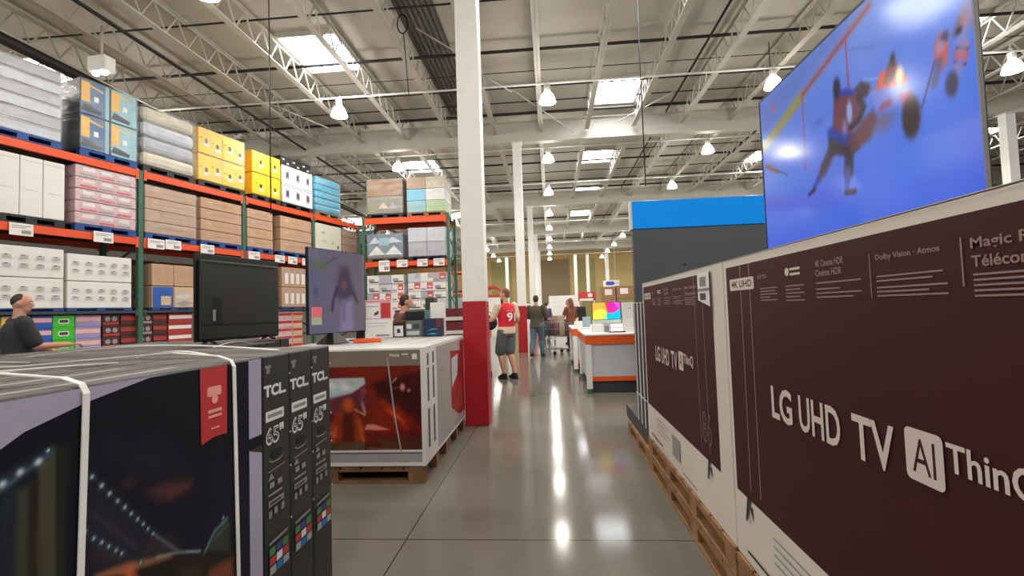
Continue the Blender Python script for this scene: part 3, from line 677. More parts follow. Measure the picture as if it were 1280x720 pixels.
# ------------------------------------------------------------------ right: maroon television boxes
MAR = mat('maroon_print', (64, 30, 32), 0.6, var=0.05, scale=1.5, spec=0.2); LGT = mat('box_lettering', (214, 200, 192), 0.5, var=0.0); LGD = mat('thin_print_lines', (150, 118, 114), 0.5, var=0.0)
BOXW = mat('box_white_border', (216, 208, 198), 0.55, var=0.02)
def lg_art(par, Y0, D, far=False):
    Y = lambda v: v+D
    sh = [('r', Y(2.245), Y(0.50), 0.556, 1.537, MAR)]
    # thin printed straps and 4K badge
    for (a, b2) in ((2.086, 2.095), (1.995, 2.0)):
        if not far: sh += [('l', [(Y(a), 1.535), (Y(b2), 0.60)], 0.006, LGD)]
    if far:
        for a in (0.80, 0.66): sh += [('l', [(Y(a), 1.535), (Y(a-0.01), 0.60)], 0.006, LGD)]
    sh += [('rr', Y(2.205), Y(1.955), 1.432, 1.482, 0.008, LGT), ('t', '4K UHD', Y(2.185), Y(1.975), 1.443, 1.472, MAR, 0.02)]
    sh += [('t', 'IPS', Y(1.915), Y(1.84), 1.468, 1.482, LGD)]
    def lines(a, b2, z, n, s=0.022):
        for q in range(n):
            L = (b2-a)*(1.0 if q % 2 == 0 else random.uniform(0.55, 0.9)); sh.append(('l', [(Y(a), z-q*s), (Y(a+L), z-q*s)], 0.004, LGD))
    lines(1.90, 1.76, 1.43, 5, 0.011); lines(1.70, 1.58, 1.43, 5, 0.012)
    sh += [('c', Y(1.685), 1.478, 0, 0.014, LGT), ('l', [(Y(1.665), 1.485), (Y(1.60), 1.485)], 0.008, LGT), ('l', [(Y(1.665), 1.468), (Y(1.60), 1.468)], 0.008, LGT)]
    sh += [('t', '4K Cinema HDR', Y(1.51), Y(1.37), 1.478, 1.498, LGD, 0.02), ('t', 'Cinéma HDR', Y(1.51), Y(1.38), 1.450, 1.470, LGD, 0.02)]
    lines(1.51, 1.30, 1.43, 2, 0.018); lines(1.51, 1.30, 1.40, 2, 0.012)
    sh += [('l', [(Y(1.262), 1.49), (Y(1.262), 1.38)], 0.003, LGD), ('t', 'Dolby Vision · Atmos', Y(1.24), Y(1.045), 1.468, 1.486, LGD, 0.02)]
    lines(1.24, 1.04, 1.432, 2, 0.011); lines(1.24, 1.03, 1.405, 3, 0.010)
    sh += [('l', [(Y(0.993), 1.492), (Y(0.993), 1.397)], 0.004, LGD), ('t', 'Magic Remote', Y(0.972), Y(0.76), 1.462, 1.488, LGD, 0.02), ('t', 'Télécommande', Y(0.972), Y(0.76), 1.432, 1.454, LGD, 0.02)]
    lines(0.97, 0.75, 1.418, 5, 0.010)
    sh += [('t', 'LG', Y(1.85), Y(1.70), 0.956, 1.074, LGT, 0.025), ('t', 'UHD', Y(1.655), Y(1.43), 0.958, 1.072, LGT, 0.018), ('t', 'TV', Y(1.375), Y(1.215), 0.958, 1.074, LGT, 0.018)]
    sh += [('rr', Y(1.180), Y(1.072), 0.972, 1.088, 0.014, LGT), ('t', 'AI', Y(1.160), Y(1.094), 0.992, 1.068, MAR, 0.0), ('t', 'ThinQ', Y(1.064), Y(0.865), 1.012, 1.082, LGT, 0.018)]
    # outlined screen size at the lower corner
    sh += [('t', '86', Y(0.745), Y(0.60), 0.645, 0.81, LGD, 0.012), ('t', '86', Y(0.738), Y(0.607), 0.653, 0.802, MAR, -0.012)]
    # printed stand foot below the picture and small print on the white base
    GP = mat('foot_print_dark', (54, 46, 48), 0.5); GPL = mat('small_print_grey', (150, 146, 142), 0.6)
    for a in ((2.11,) if not far else (0.66,)):
        sh += [('p', [(Y(a+0.02), 0.56), (Y(a-0.02), 0.56), (Y(a+0.035), 0.455), (Y(a+0.045), 0.46)], GP), ('p', [(Y(a+0.0), 0.53), (Y(a-0.035), 0.48), (Y(a-0.03), 0.535)], GP), ('l', [(Y(a+0.015), 0.53), (Y(a-0.005), 0.46)], 0.004, GP)]
    for q in range(4): sh.append(('l', [(Y(1.9-0.0*q), 0.50-0.03*q), (Y(1.5+0.1*(q % 2)), 0.50-0.03*q)], 0.007, GPL))
    sh += [('r', Y(1.45), Y(1.25), 0.36, 0.50, GPL), ('l', [(Y(2.15), 0.33), (Y(1.75), 0.33)], 0.012, GP), ('l', [(Y(1.2), 0.32), (Y(0.9), 0.32)], 0.01, GPL)]
    return art('printed_face', par, sh, y=0.0, sx=-1.0, x0=Y0, step=0.00008)
LGB = 'big maroon and white television boxes on the right'
for gi, (Y0, D) in enumerate(((2.28, 0.0), (4.235, 1.95))):
    for k in range(4):
        x = 0.80+0.232*k
        o = MB().box(0, 1.945, 0, 0.226, 0, 1.295, BOXW, 0.006).build('television_box'); o.location = (x, Y0, 0.275); o.rotation_euler = (0, 0, -PI/2)
        tag(o, ['near', 'far'][gi] + ' maroon LG UHD TV carton'.replace('LG UHD TV ', '') + ' of the right stack, ' + ['facing the aisle with white lettering', 'second row behind the front one', 'third row behind the front one', 'innermost row of the stack'][k], 'television box', LGB)
        if k == 0:
            # the face print is given in absolute height, the box sits at 0.275
            a = lg_art(o, Y0, D, gi == 1); a.location = (0, 0, -0.275)
            mb = MB(); mb.box(0.0, 1.945, -0.002, 0.03, 1.2951, 1.2965, BOXW); mb.build('lid_edge', o)
            if gi == 1:
                t = art('warning_tag', o, [('p', [(2.66, 1.545), (2.47, 1.545), (2.47, 1.365), (2.66, 1.40)], PWHITE), ('r', 2.62, 2.52, 1.47, 1.52, GREY), ('r', 2.66, 2.47, 1.445, 1.46, GREY), ('r', 2.62, 2.53, 1.40, 1.435, DARK), ('r', 2.45, 2.435, 1.30, 1.54, mat('dark_print', (60, 30, 34), 0.5))], y=-0.02, sx=-1, x0=Y0, label='white folded tag on the box front')
                t.location = (0, 0.016, -0.275)
# pallets under them
for gi, Y0 in enumerate((2.27, 4.22)):
    for l in range(2):
        o = pallet_mb(1.93, 1.0, 0.136, WOOD, blocks=4).build('wooden_pallet'); o.location = (0.79, Y0, 0.137*l); o.rotation_euler = (0, 0, -PI/2)
        tag(o, 'wooden pallet %s under the %s maroon television boxes' % (['on the floor', 'stacked on another'][l], ['near', 'far'][gi]), 'pallet', 'double pallets on the right')
o = pallet_mb(1.1, 1.0, 0.136, WOOD, blocks=3).build('wooden_pallet'); o.location = (0.80, 5.38, 0); o.rotation_euler = (0, 0, -PI/2)
tag(o, 'wooden pallet beyond the maroon boxes under the grey plinth', 'pallet')
o = MB().box(0, 1.25, 0, 1.5, 0, 0.14, DARK, 0.01).build('display_plinth'); o.location = (0.82, 5.60, 0.137); o.rotation_euler = (0, 0, -PI/2)
tag(o, 'low dark grey plinth on the last pallet of the right row', 'plinth')
NAVY = mat('navy_box', (34, 36, 62), 0.45, var=0.12, scale=5)
for k in range(3):
    o = MB().box(0, 0.165, 0, 1.3, 0, 1.13, NAVY, 0.005).build('television_box'); o.location = (0.82, 4.555+0.0+0.17*k-0.0, 0.278); o.rotation_euler = (0, 0, -PI/2)
    o.location.y = 4.53+0.17*k
    s = MB(); s.box(0.06, 0.085, -0.004, 0.0, 0, 1.132, STRAP); s.box(0.06, 0.085, -0.004, 1.3, 1.131, 1.134, STRAP); s.box(0.0, 0.165, -0.003, 0, 0.25, 0.262, STRAP); s.build('strap', o)
    tag(o, 'narrow navy box with white straps beyond the maroon stack, %s from the camera' % ORD[k], 'television box', 'navy strapped boxes')
# blue and dark display wall
BLUEW = mat('blue_band', (0, 148, 255), 0.6, var=0.01, spec=0.15); DKW = mat('charcoal_display_panel', (66, 72, 78), 0.55, var=0.05, scale=1.2)
o = thing('display_wall', 'tall charcoal display wall with bright blue band along its top', 'display wall', (1.03, 5.9, 0))
MB().box(0, 2.2, 0, 0.12, 0, 2.31, DKW, 0.004).build('panel', o); MB().box(0, 2.2, -0.012, 0.13, 2.312, 2.65, BLUEW, 0.004).build('blue_header', o)
MB().box(-0.02, 0.0, -0.014, 0.132, 2.31, 2.655, LGREY).build('edge_trim', o)
MB().ball((0.60, -0.004, 1.86), 0.014, 0.008, 0.014, BLACK).build('cable_hole', o)

# big blue television
TVX = 1.50; YF, YN = 3.40, 1.745; ZT, ZB = 2.755, 1.69
o = thing('television', 'huge television showing ice hockey on blue ice, standing on the maroon boxes', 'television', (TVX, YF, 0), -PI/2)
mb = MB(); W_ = YF-YN; mb.box(-0.006, W_+0.006, 0.002, 0.016, ZB-0.012, ZT+0.006, BLACK, 0.003); mb.box(W_*0.15, W_*0.75, 0.016, 0.05, ZB, ZT-0.3, BLACK, 0.01)
mb.build('housing', o)
MB().box(W_-0.001, W_+0.009, -0.004, 0.008, ZB-0.012, ZT+0.008, mat('bezel_grey', (110, 108, 106), 0.4), 0.002).build('side_bezel', o)
mb = MB(); mb.box(-0.008, W_, -0.006, 0.002, ZT, ZT+0.008, BLACK); mb.box(-0.010, 0.0, -0.006, 0.002, ZB-0.012, ZT+0.008, BLACK); mb.box(-0.008, W_, -0.006, 0.002, ZB-0.014, ZB, BLACK); mb.build('bezel', o)
mb = MB()
for q in (0.25, W_-0.25):
    mb.bar((q, 0.02, ZB), (q, -0.12, 1.585), 0.03, 0.015, BLACK); mb.bar((q, 0.02, ZB), (q, 0.15, 1.585), 0.03, 0.015, BLACK)
    mb.bar((q, -0.14, 1.58), (q, 0.17, 1.58), 0.03, 0.012, BLACK)
mb.build('stand', o)
def q2(x, y): p = at(x, y, 0, TVX); return (p.y, p.z)
def pp(lst, c, soft=0.012, op=0.95): return (('p', [q2(*a) for a in lst], c), soft, op)
def ln(pts, w, c, soft=0.008, op=0.9): return (('l', [q2(*a) for a in pts], w, c), soft, op)
def bl(x, y, rx, rz, c, soft=0.02, op=0.95): p = q2(x, y); return (('e', p[0], p[1], rx, rz, c), soft, op)
def ice(U, Z):
    t = np.clip((Z-1.75)/1.0, 0, 1)[..., None]; r = np.clip((U-YN)/(YF-YN), 0, 1)[..., None]
    a = np.array((56, 94, 212.)); b = np.array((104, 138, 218.)); c = a*(1-t)+b*t
    return c*(1-0.10*r*t)
DKN = (44, 34, 44); MRN = (104, 52, 66); ORG = (216, 84, 62); PAL = (140, 156, 214); BLU_ = (28, 50, 160)
sh = [pp([(953, 130), (1085, -4), (1060, 30), (953, 172)], (92, 108, 176), 0.04, 0.6), bl(1180, 140, 0.16, 0.35, (92, 128, 226), 0.2, 0.5), bl(1105, 235, 0.30, 0.10, (80, 116, 226), 0.12, 0.5),
      ln([(954, 186), (1002, 120)], 0.075, (140, 132, 74), 0.02), ln([(1002, 120), (1086, 6)], 0.05, (134, 104, 118), 0.03, 0.8), ln([(1003, 119), (1086, 8)], 0.02, (140, 66, 74), 0.012, 0.8),
      ln([(1003, 118), (1007, 212)], 0.012, (150, 66, 96)), ln([(1057, 50), (1061, 112)], 0.014, (150, 58, 84)), bl(966, 135, 0.02, 0.03, (180, 84, 96), 0.02, 0.8), ln([(958, 208), (972, 214)], 0.03, (116, 66, 62), 0.015), ln([(970, 213), (985, 219)], 0.008, DKN),
      ln([(1064, 62), (1092, 58)], 0.012, (74, 84, 150), 0.02, 0.5), ln([(1080, 100), (1095, 98), (1108, 92)], 0.008, (160, 176, 230), 0.012, 0.6),
      # dark skater
      bl(1024, 152, 0.05, 0.02, (70, 90, 170), 0.03, 0.6), ln([(1040, 188), (1030, 212)], 0.075, DKN, 0.02), ln([(1031, 210), (1024, 224)], 0.045, (60, 50, 66), 0.02), ln([(1023, 224), (1017, 238)], 0.035, BLU_, 0.015), ln([(1019, 236), (1012, 243)], 0.022, DKN, 0.012),
      pp([(1036, 170), (1066, 166), (1076, 184), (1062, 196), (1036, 192)], DKN, 0.02), ln([(1062, 186), (1061, 216)], 0.070, DKN, 0.02), ln([(1060, 214), (1060, 222)], 0.05, (70, 76, 130), 0.02), ln([(1060, 222), (1059, 236)], 0.042, BLU_, 0.014), ln([(1058, 241), (1069, 239)], 0.028, DKN, 0.012),
      pp([(1042, 124), (1056, 114), (1078, 118), (1076, 146), (1064, 168), (1040, 168), (1042, 144)], MRN, 0.02), ln([(1038, 166), (1050, 172), (1064, 176)], 0.05, BLU_, 0.02, 0.8), ln([(1046, 118), (1058, 114), (1066, 116)], 0.03, BLU_, 0.015, 0.8),
      bl(1046, 111, 0.03, 0.055, DKN, 0.02), pp([(1068, 112), (1076, 102), (1086, 104), (1090, 112), (1082, 122), (1072, 122)], (56, 36, 50), 0.02), ln([(1074, 122), (1080, 134), (1074, 150), (1064, 158)], 0.035, DKN, 0.015), bl(1062, 140, 0.022, 0.055, PAL, 0.015), bl(1056, 160, 0.02, 0.04, (120, 130, 190), 0.02, 0.7),
      pp([(1060, 176), (1078, 150), (1092, 136), (1097, 150), (1088, 174), (1066, 190)], (96, 52, 60), 0.03), bl(1104, 152, 0.06, 0.04, (110, 84, 96), 0.05, 0.7), ln([(1040, 200), (1028, 226)], 0.02, (70, 90, 190), 0.02, 0.5),
      # fallen player
      pp([(1086, 112), (1120, 104), (1136, 110), (1132, 130), (1096, 138)], (120, 132, 206), 0.03, 0.8), pp([(1094, 112), (1100, 92), (1116, 82), (1134, 96), (1134, 104)], ORG, 0.014), pp([(1104, 104), (1110, 80), (1116, 72), (1121, 78), (1120, 98), (1110, 106)], (112, 62, 66), 0.018), bl(1116, 74, 0.014, 0.025, DKN, 0.014),
      pp([(1124, 118), (1138, 112), (1141, 126), (1130, 136)], (176, 70, 96), 0.02, 0.85), ln([(1102, 134), (1112, 128)], 0.03, (150, 60, 90), 0.02, 0.8), bl(1124.5, 94, 0.022, 0.035, (255, 222, 170), 0.018, 1),
      bl(1139, 146, 0.05, 0.088, (58, 42, 46), 0.02, 1),
      # players at the edge
      ln([(1153, 134), (1160, 108), (1169, 76)], 0.008, (54, 44, 70), 0.006), bl(1177, 64, 0.033, 0.065, (196, 92, 82), 0.02), bl(1181, 46, 0.018, 0.02, (70, 66, 90), 0.015), bl(1176, 58, 0.02, 0.02, PAL, 0.02, 0.6), ln([(1174, 78), (1168, 104)], 0.035, (88, 88, 128), 0.02), 
      ln([(1203, 60), (1200, 78)], 0.055, (214, 84, 66), 0.012), ln([(1196, 59), (1210, 61)], 0.010, DKN, 0.006), ln([(1194, 77), (1207, 80)], 0.010, DKN, 0.006), ln([(1202, 48), (1204, 58)], 0.05, (130, 140, 200), 0.02, 0.7), ln([(1199, 80), (1194, 98)], 0.045, (112, 126, 200), 0.02), bl(1190, 105, 0.028, 0.045, (62, 54, 74), 0.016), ln([(1196, 40), (1202, 24)], 0.035, (110, 74, 86), 0.02, 0.8), bl(1208, 20, 0.03, 0.05, (190, 130, 120), 0.03, 0.6), bl(1199, 38, 0.012, 0.012, DKN, 0.012, 0.9)]
soft_print('screen', o, YF, YN, ZB, ZT, 0.0065, ice, [(a_, b_*0.75, c_) for (a_, b_, c_) in sh], attr_mat('hockey_screen', True, 0.80, 0.12), y=-0.001, sx=-1, x0=YF, grain=0.02)

# ------------------------------------------------------------------ left: dark television boxes
TCB = mat('dark_box', (40, 41, 40), 0.5, var=0.1); TCT = mat('box_top_grey', (84, 80, 74), 0.6, var=0.25, scale=12); LAVW = mat('lavender_white_print', (160, 154, 176), 0.5, var=0.02); NIGHT = mat('night_sky_print', (14, 16, 34), 0.4, var=0.15, scale=2.5)
ZS = 0.139; ZTT = 1.24; HT = ZTT-ZS
def tcl_long(x, y0, y1, z0, z1, label, group, rot=PI/2, face=None):
    o = MB().box(0, y1-y0, 0, 0.170, 0, z1-z0, TCB, 0.006).build('television_box'); o.location = (x, y0, z0); o.rotation_euler = (0, 0, rot)
    tag(o, label, 'television box', group)
    mb = MB(); h = z1-z0+0.0006
    mb.poly([(0.01, 0.006, h), (y1-y0-0.01, 0.006, h), (y1-y0-0.01, 0.164, h), (0.01, 0.164, h)], TCT)
    mb.poly([(0.05, 0.07, h+0.0005), (y1-y0-0.3, 0.07, h+0.0005), (y1-y0-0.3, 0.1, h+0.0005), (0.05, 0.1, h+0.0005)], GREYP)
    mb.build('top_print', o)
    return o
TG = 'dark 65 inch television boxes lying in the near left stack'
def t2(x, y): p = at(x, y, 0, -1.05); return (p.y, p.z)
for k in range(9):
    o = tcl_long(-1.05-0.176*k, 0.08, 1.672, ZS, ZTT, 'dark box with night bridge picture facing the aisle' if k == 0 else 'dark television box in the near left stack, row %s behind the bridge picture' % ORD[k-1], TG)
    if k == 0:
        GLOW = mat('print_glow_brown', (120, 66, 44), 0.5, var=0.3, scale=8); TOWER = mat('print_tower_olive', (50, 50, 38), 0.5, var=0.45, scale=10); DOT = mat('print_lights', (150, 176, 184), 0.5, var=0); CABLE = mat('print_cable', (74, 84, 100), 0.5, var=0); RB = mat('print_ribbon_red', (178, 42, 40), 0.5, var=0.03); RBT = mat('ribbon_text', (222, 150, 142), 0.5); CLOUD = mat('print_cloud', (26, 25, 42), 0.5, var=0.35, scale=6); REDCL = mat('print_red_cloud', (50, 30, 38), 0.5, var=0.3, scale=8)
        P = lambda L, m: ('p', [t2(*q) for q in L], m)
        Q = lambda L, c, soft=0.02, op=0.9: (('p', [t2(*q) for q in L], c), soft, op)
        N_ = lambda L, w, c, soft=0.006, op=0.9: (('l', [t2(*q) for q in L], w, c), soft, op)
        pic = [Q([(125, 560), (200, 548), (230, 590), (180, 600)], (28, 26, 40), 0.05, 0.8), Q([(140, 540), (160, 560), (130, 570)], (30, 28, 40), 0.03, 0.6), Q([(184, 614), (205, 604), (240, 600), (238, 612), (212, 626), (196, 624)], (92, 50, 50), 0.022, 0.8), (('e', *t2(160, 604), 0.02, 0.012, (70, 36, 40)), 0.015, 0.7),
               Q([(106, 596), (170, 645), (225, 700), (106, 720)], (36, 34, 46), 0.03, 0.8), N_([(112, 640), (172, 684)], 0.012, (62, 60, 66), 0.01, 0.5),
               Q([(48, 580), (68, 566), (70, 740), (40, 740)], (78, 74, 54), 0.010, 0.8), Q([(20, 612), (38, 606), (38, 740), (14, 740)], (70, 72, 56), 0.012, 0.75), Q([(38, 600), (47, 600), (46, 740), (38, 740)], (34, 30, 22), 0.01, 0.9), Q([(66, 556), (69, 556), (69, 740), (66, 740)], (70, 90, 66), 0.006, 0.7), Q([(72, 560), (84, 560), (82, 740), (71, 740)], (34, 38, 26), 0.012, 0.9), Q([(0, 640), (14, 620), (10, 740), (0, 740)], (40, 52, 60), 0.02, 0.8), Q([(44, 690), (60, 640), (66, 700)], (74, 52, 36), 0.03, 0.6), Q([(0, 606), (25, 590), (10, 640), (0, 640)], (36, 52, 66), 0.03, 0.5),
               Q([(115, 722), (150, 708), (200, 696), (255, 689), (292, 690), (296, 760), (110, 760)], (30, 24, 22), 0.010, 1), Q([(118, 718), (160, 702), (215, 692), (215, 697), (170, 712), (120, 726)], (150, 96, 60), 0.008, 0.9), Q([(150, 716), (165, 708), (172, 720), (160, 724)], (200, 100, 60), 0.012, 0.9), Q([(262, 712), (290, 698), (292, 724), (260, 726)], (140, 70, 44), 0.02, 0.8), N_([(196, 696), (225, 690), (250, 689)], 0.006, (160, 180, 176), 0.005, 0.9), Q([(225, 712), (250, 705), (255, 720), (228, 724)], (64, 46, 34), 0.02, 0.8), Q([(190, 672), (215, 668), (230, 690), (180, 694)], (58, 50, 44), 0.03, 0.7), N_([(150, 700), (120, 690)], 0.02, (60, 50, 44), 0.02, 0.5),
               Q([(257, 688), (268, 664), (283, 648), (288, 652), (287, 690)], (50, 56, 50), 0.01, 0.9), N_([(256, 690), (268, 664), (284, 648)], 0.010, (84, 116, 122), 0.006, 0.9), N_([(270, 672), (284, 656)], 0.004, (84, 116, 122), 0.006, 0.7),
               N_([(191, 667), (224, 690)], 0.006, (96, 104, 116), 0.005, 0.9), N_([(106, 588), (191, 667)], 0.004, (44, 56, 70), 0.006, 0.8), N_([(104, 664), (178, 704)], 0.004, (50, 60, 72), 0.006, 0.8), N_([(0, 614), (25, 594), (64, 566)], 0.006, (90, 104, 120), 0.006, 0.7)]
        for (x, y, r_) in [(3, 605, .009), (25, 590, .009), (48, 577, .010), (60, 563, .005), (115, 596, .006), (127, 607, .006), (137, 617, .006), (147, 626, .0055), (156, 634, .0055), (164, 642, .005), (172, 649, .005), (179, 655, .0045), (185, 661, .0045), (191, 667, .004), (106, 665, .0055), (117, 673, .005), (127, 678, .005), (136, 683, .005), (145, 688, .0045), (152, 692, .0045), (176, 703, .004), (279, 647, .005)]:
            pic += [(('c', *t2(x, y), r_*1.6, (70, 96, 110)), r_*1.6, 0.5), (('c', *t2(x, y), r_*0.6, (206, 226, 230)), r_*0.7, 0.95)]
        so = soft_print('bridge_picture', o, 0.085, 1.667, 0.145, 1.234, 0.0042, lambda U, Z: np.stack([np.full(U.shape, 13.), np.full(U.shape, 14.)+0*U, 24+14*np.clip((1.1-Z)*1.6, 0, 1)], -1), pic, attr_mat('bridge_print', rough=0.42), y=-0.0003, x0=0.08, grain=0.10); so.location = (0, 0, -ZS)
        sh = [('p', [(0.085, 1.234), (0.085, 0.98), t2(0, 562), t2(30, 540), t2(110, 502), t2(187, 472), t2(215, 466)], LAVW), ('r', 1.595, 1.667, 0.965, 1.234, LAVW), ('r', 1.595, 1.667, 0.145, 0.925, LAVW),
              ('p', [(1.595, 0.925), (1.667, 0.925), (1.667, 0.90)], TCB),
              ('p', [(1.362, 1.234), (1.482, 1.234), t2(283, 541), (1.42, 1.02), t2(251, 557)], RB)]
        sh += [('rr', 1.392, 1.455, 1.145, 1.175, 0.008, RBT), ('c', 1.425, 1.135, 0, 0.014, RBT), ('r', 1.395, 1.455, 1.095, 1.105, RBT), ('r', 1.395, 1.455, 1.080, 1.088, RBT), ('r', 1.405, 1.445, 1.045, 1.05, RBT)]
        art('printed_face', o, sh, y=-0.0004, sx=1, x0=0.08, step=0.0003).location = (0, 0, -ZS)
TE = mat('tcl_white', (214, 212, 208), 0.5, var=0.0); TEG = mat('tcl_grey_print', (128, 130, 124), 0.5, var=0.0); TEK = mat('handle_hole', (6, 6, 6), 0.8)
APP = [mat('app_tile_%s' % n, c, 0.5, var=0.0) for n, c in (('white', (214, 208, 206)), ('green', (62, 122, 62)), ('blue', (36, 106, 176)), ('red', (176, 50, 56)), ('navy', (60, 56, 130)), ('grey', (150, 160, 160)))]
for k in range(3):
    y0 = 1.680+0.177*k
    o = MB().box(0, 0.174, 0, 1.592, 0, HT, TCB, 0.006).build('television_box'); o.location = (-1.05, y0, ZS); o.rotation_euler = (0, 0, PI/2)
    tag(o, 'dark TCL'.replace(' TCL', '') + ' 65 inch television box standing end-on, %s from the camera' % ORD[k], 'television box', 'three end-on dark television boxes')
    mb = MB(); mb.poly([(0.006, 0.01, HT+0.0006), (0.168, 0.01, HT+0.0006), (0.168, 1.58, HT+0.0006), (0.006, 1.58, HT+0.0006)], TCT); mb.build('top_print', o)
    R_ = lambda a, b2, c, d, m: ('r', a, b2, c, d, m)
    sh = [('t', 'TCL.', 0.004, 0.150, 1.088, 1.132, TE, 0.045), R_(0.012, 0.05, 1.195, 1.205, TEG), R_(0.02, 0.04, 1.175, 1.195, TEG),
          ('rr', 0.012, 0.132, 0.998, 1.036, 0.004, TE), R_(0.025, 0.12, 1.010, 1.024, TEG),
          ('t', '65"', 0.012, 0.128, 0.912, 0.978, TE, 0.03), ('t', '65', 0.018, 0.090, 0.920, 0.970, TCB, -0.012),
          ('rr', 0.045, 0.115, 0.862, 0.888, 0.012, TEK), ('l', [(0.03, 0.855), (0.05, 0.846), (0.10, 0.846), (0.12, 0.855)], 0.005, TEG),
          ('l', [(0.02, 0.815), (0.13, 0.822)], 0.004, TEG), ('p', [(0.02, 0.785), (0.06, 0.785), (0.04, 0.81)], TEG), R_(0.03, 0.06, 0.755, 0.775, TEG), R_(0.08, 0.11, 0.755, 0.775, TEG), R_(0.02, 0.11, 0.728, 0.736, TEG),
          R_(0.02, 0.12, 0.690, 0.712, TEG), R_(0.03, 0.10, 0.696, 0.704, TCB), R_(0.02, 0.04, 0.650, 0.675, TEG), R_(0.055, 0.075, 0.655, 0.68, TEG), R_(0.10, 0.12, 0.655, 0.68, TEG),
          ('l', [(0.02, 0.560), (0.14, 0.566)], 0.010, TEG)]
    for i in range(3):
        for j in range(3):
            sh.append(R_(0.02+0.043*j, 0.058+0.043*j, 0.515-0.033*i, 0.543-0.033*i, APP[(i*2+j*3+1) % 6]))
    for z in (1.16, 0.93, 0.80, 0.60): sh.append(('c', 0.162, z, 0, 0.004, TE))
    art('printed_end', o, sh, y=0.0, step=0.0003).location = (0, 0, -ZS)
for k, (x, y, w, d) in enumerate(((-1.06, 0.08, 1.59, 1.58), (-1.06, 1.69, 0.53, 1.55))):
    for l in range(1):
        o = pallet_mb(w, d, 0.136, WOODD).build('wooden_pallet'); o.location = (x, y, 0.137*l); o.rotation_euler = (0, 0, PI/2)
        tag(o, 'dark wooden pallet %s beneath the %s boxes' % (['on the floor', 'second layer'][l], ['bridge picture', 'end-on'][k]), 'pallet', 'pallets under the near left stack')
# further dark stacks to the left, tops visible
for k in range(8):
    o = tcl_long(-4.35, 0.35+0.19*k+0.17, 0.35+0.19*k+0.17+1.6, 0.137, 1.20, 'dark box of the outer left stack, row %s from the camera' % ORD[k], 'dark boxes of the outer left stack', rot=0)
    o.location = (-4.35, 0.5+0.19*k, 0.137)
o = pallet_mb(1.62, 1.52, 0.136, WOODD).build('wooden_pallet'); o.location = (-4.36, 0.49, 0); tag(o, 'wooden pallet under the outer left stack of dark boxes', 'pallet')
for k in range(9):
    o = tcl_long(-4.9, 0, 1.62, 0.137, 1.145, 'dark box of the stack carrying the black television, row %s' % ORD[k], 'dark boxes under the black television', rot=0)
    o.location = (-4.62, 3.62+0.19*k, 0.137)
for k in range(5):
    o = tcl_long(-4.9, 0, 0.9, 0.137, 1.145, 'short dark box right of the black television stack, row %s' % ORD[k], 'short dark boxes beside the black television', rot=0)
    o.location = (-2.97+0.0, 3.62+0.0+0.19*k, 0.137)
    o.scale.x = 0.31
o = pallet_mb(1.95, 1.72, 0.136, WOODD).build('wooden_pallet'); o.location = (-4.63, 3.61, 0); tag(o, 'wooden pallet under the black television stack', 'pallet')
# straps
def ribbon(pts, w, axis, name, label, group, m=STRAP):
    mb = MB(); t = 0.003; wv = Vector((0, w/2, 0)) if axis == 'y' else Vector((w/2, 0, 0))
    for a, b2 in zip(pts, pts[1:]):
        a, b2 = Vector(a), Vector(b2); d = (b2-a).normalized(); n = d.cross(wv.normalized())*t
        P = [a-wv, a+wv, b2+wv, b2-wv, a-wv+n, a+wv+n, b2+wv+n, b2-wv+n]; mb.quadbox(P, m)
    return tag(mb.build(name), label, 'strap', group)
SG = 'white plastic straps on the near left stack'
for k, (ya, yb) in enumerate(((1.007, 0.985), (1.512, 1.538))):
    pts = [(-1.045, yb, 0.30), (-1.044, (ya+yb)/2, 0.75), (-1.043, ya, 1.225), (-1.055, ya, 1.247), (-1.10, ya, 1.262), (-1.25, ya-0.01, 1.277), (-1.45, ya-0.03, 1.268), (-1.75, ya-0.05, 1.25), (-2.6, ya-0.08, 1.2455)]
    ribbon(pts, 0.0155, 'y', 'strap', 'white strap around the bridge picture box, %s one' % ('left' if k == 0 else 'right'), SG)
def arc(p0, p1, h, n=8):
    return [(p0[0]+(p1[0]-p0[0])*i/n, p0[1]+(p1[1]-p0[1])*i/n, p0[2]+(p1[2]-p0[2])*i/n + h*math.sin(PI*i/n)) for i in range(n+1)]
for k, (a, b2, h, ax, w) in enumerate([((-1.5, 0.35, 1.2455), (-1.5, 1.55, 1.2455), 0.02, 'x', 0.022), ((-1.95, 1.0, 1.2455), (-1.95, 1.65, 1.2455), 0.03, 'x', 0.022), ((-1.15, 1.95, 1.2455), (-2.3, 1.95, 1.2455), 0.035, 'y', 0.03), ((-1.3, 1.75, 1.2455), (-1.6, 1.75, 1.2455), 0.02, 'y', 0.022), ((-2.9, 1.6, 1.207), (-4.2, 1.6, 1.207), 0.04, 'y', 0.022), ((-3.4, 0.8, 1.207), (-3.4, 1.95, 1.207), 0.04, 'x', 0.022), ((-3.0, 4.0, 1.152), (-4.4, 4.0, 1.152), 0.03, 'y', 0.022), ((-2.8, 3.8, 1.152), (-2.8, 4.3, 1.152), 0.03, 'x', 0.022)]):
    ribbon(arc(a, b2, h), w, ax, 'strap', 'loose white strap bowed over the dark box tops, %s of them' % ORD[k], 'loose straps on the box tops')

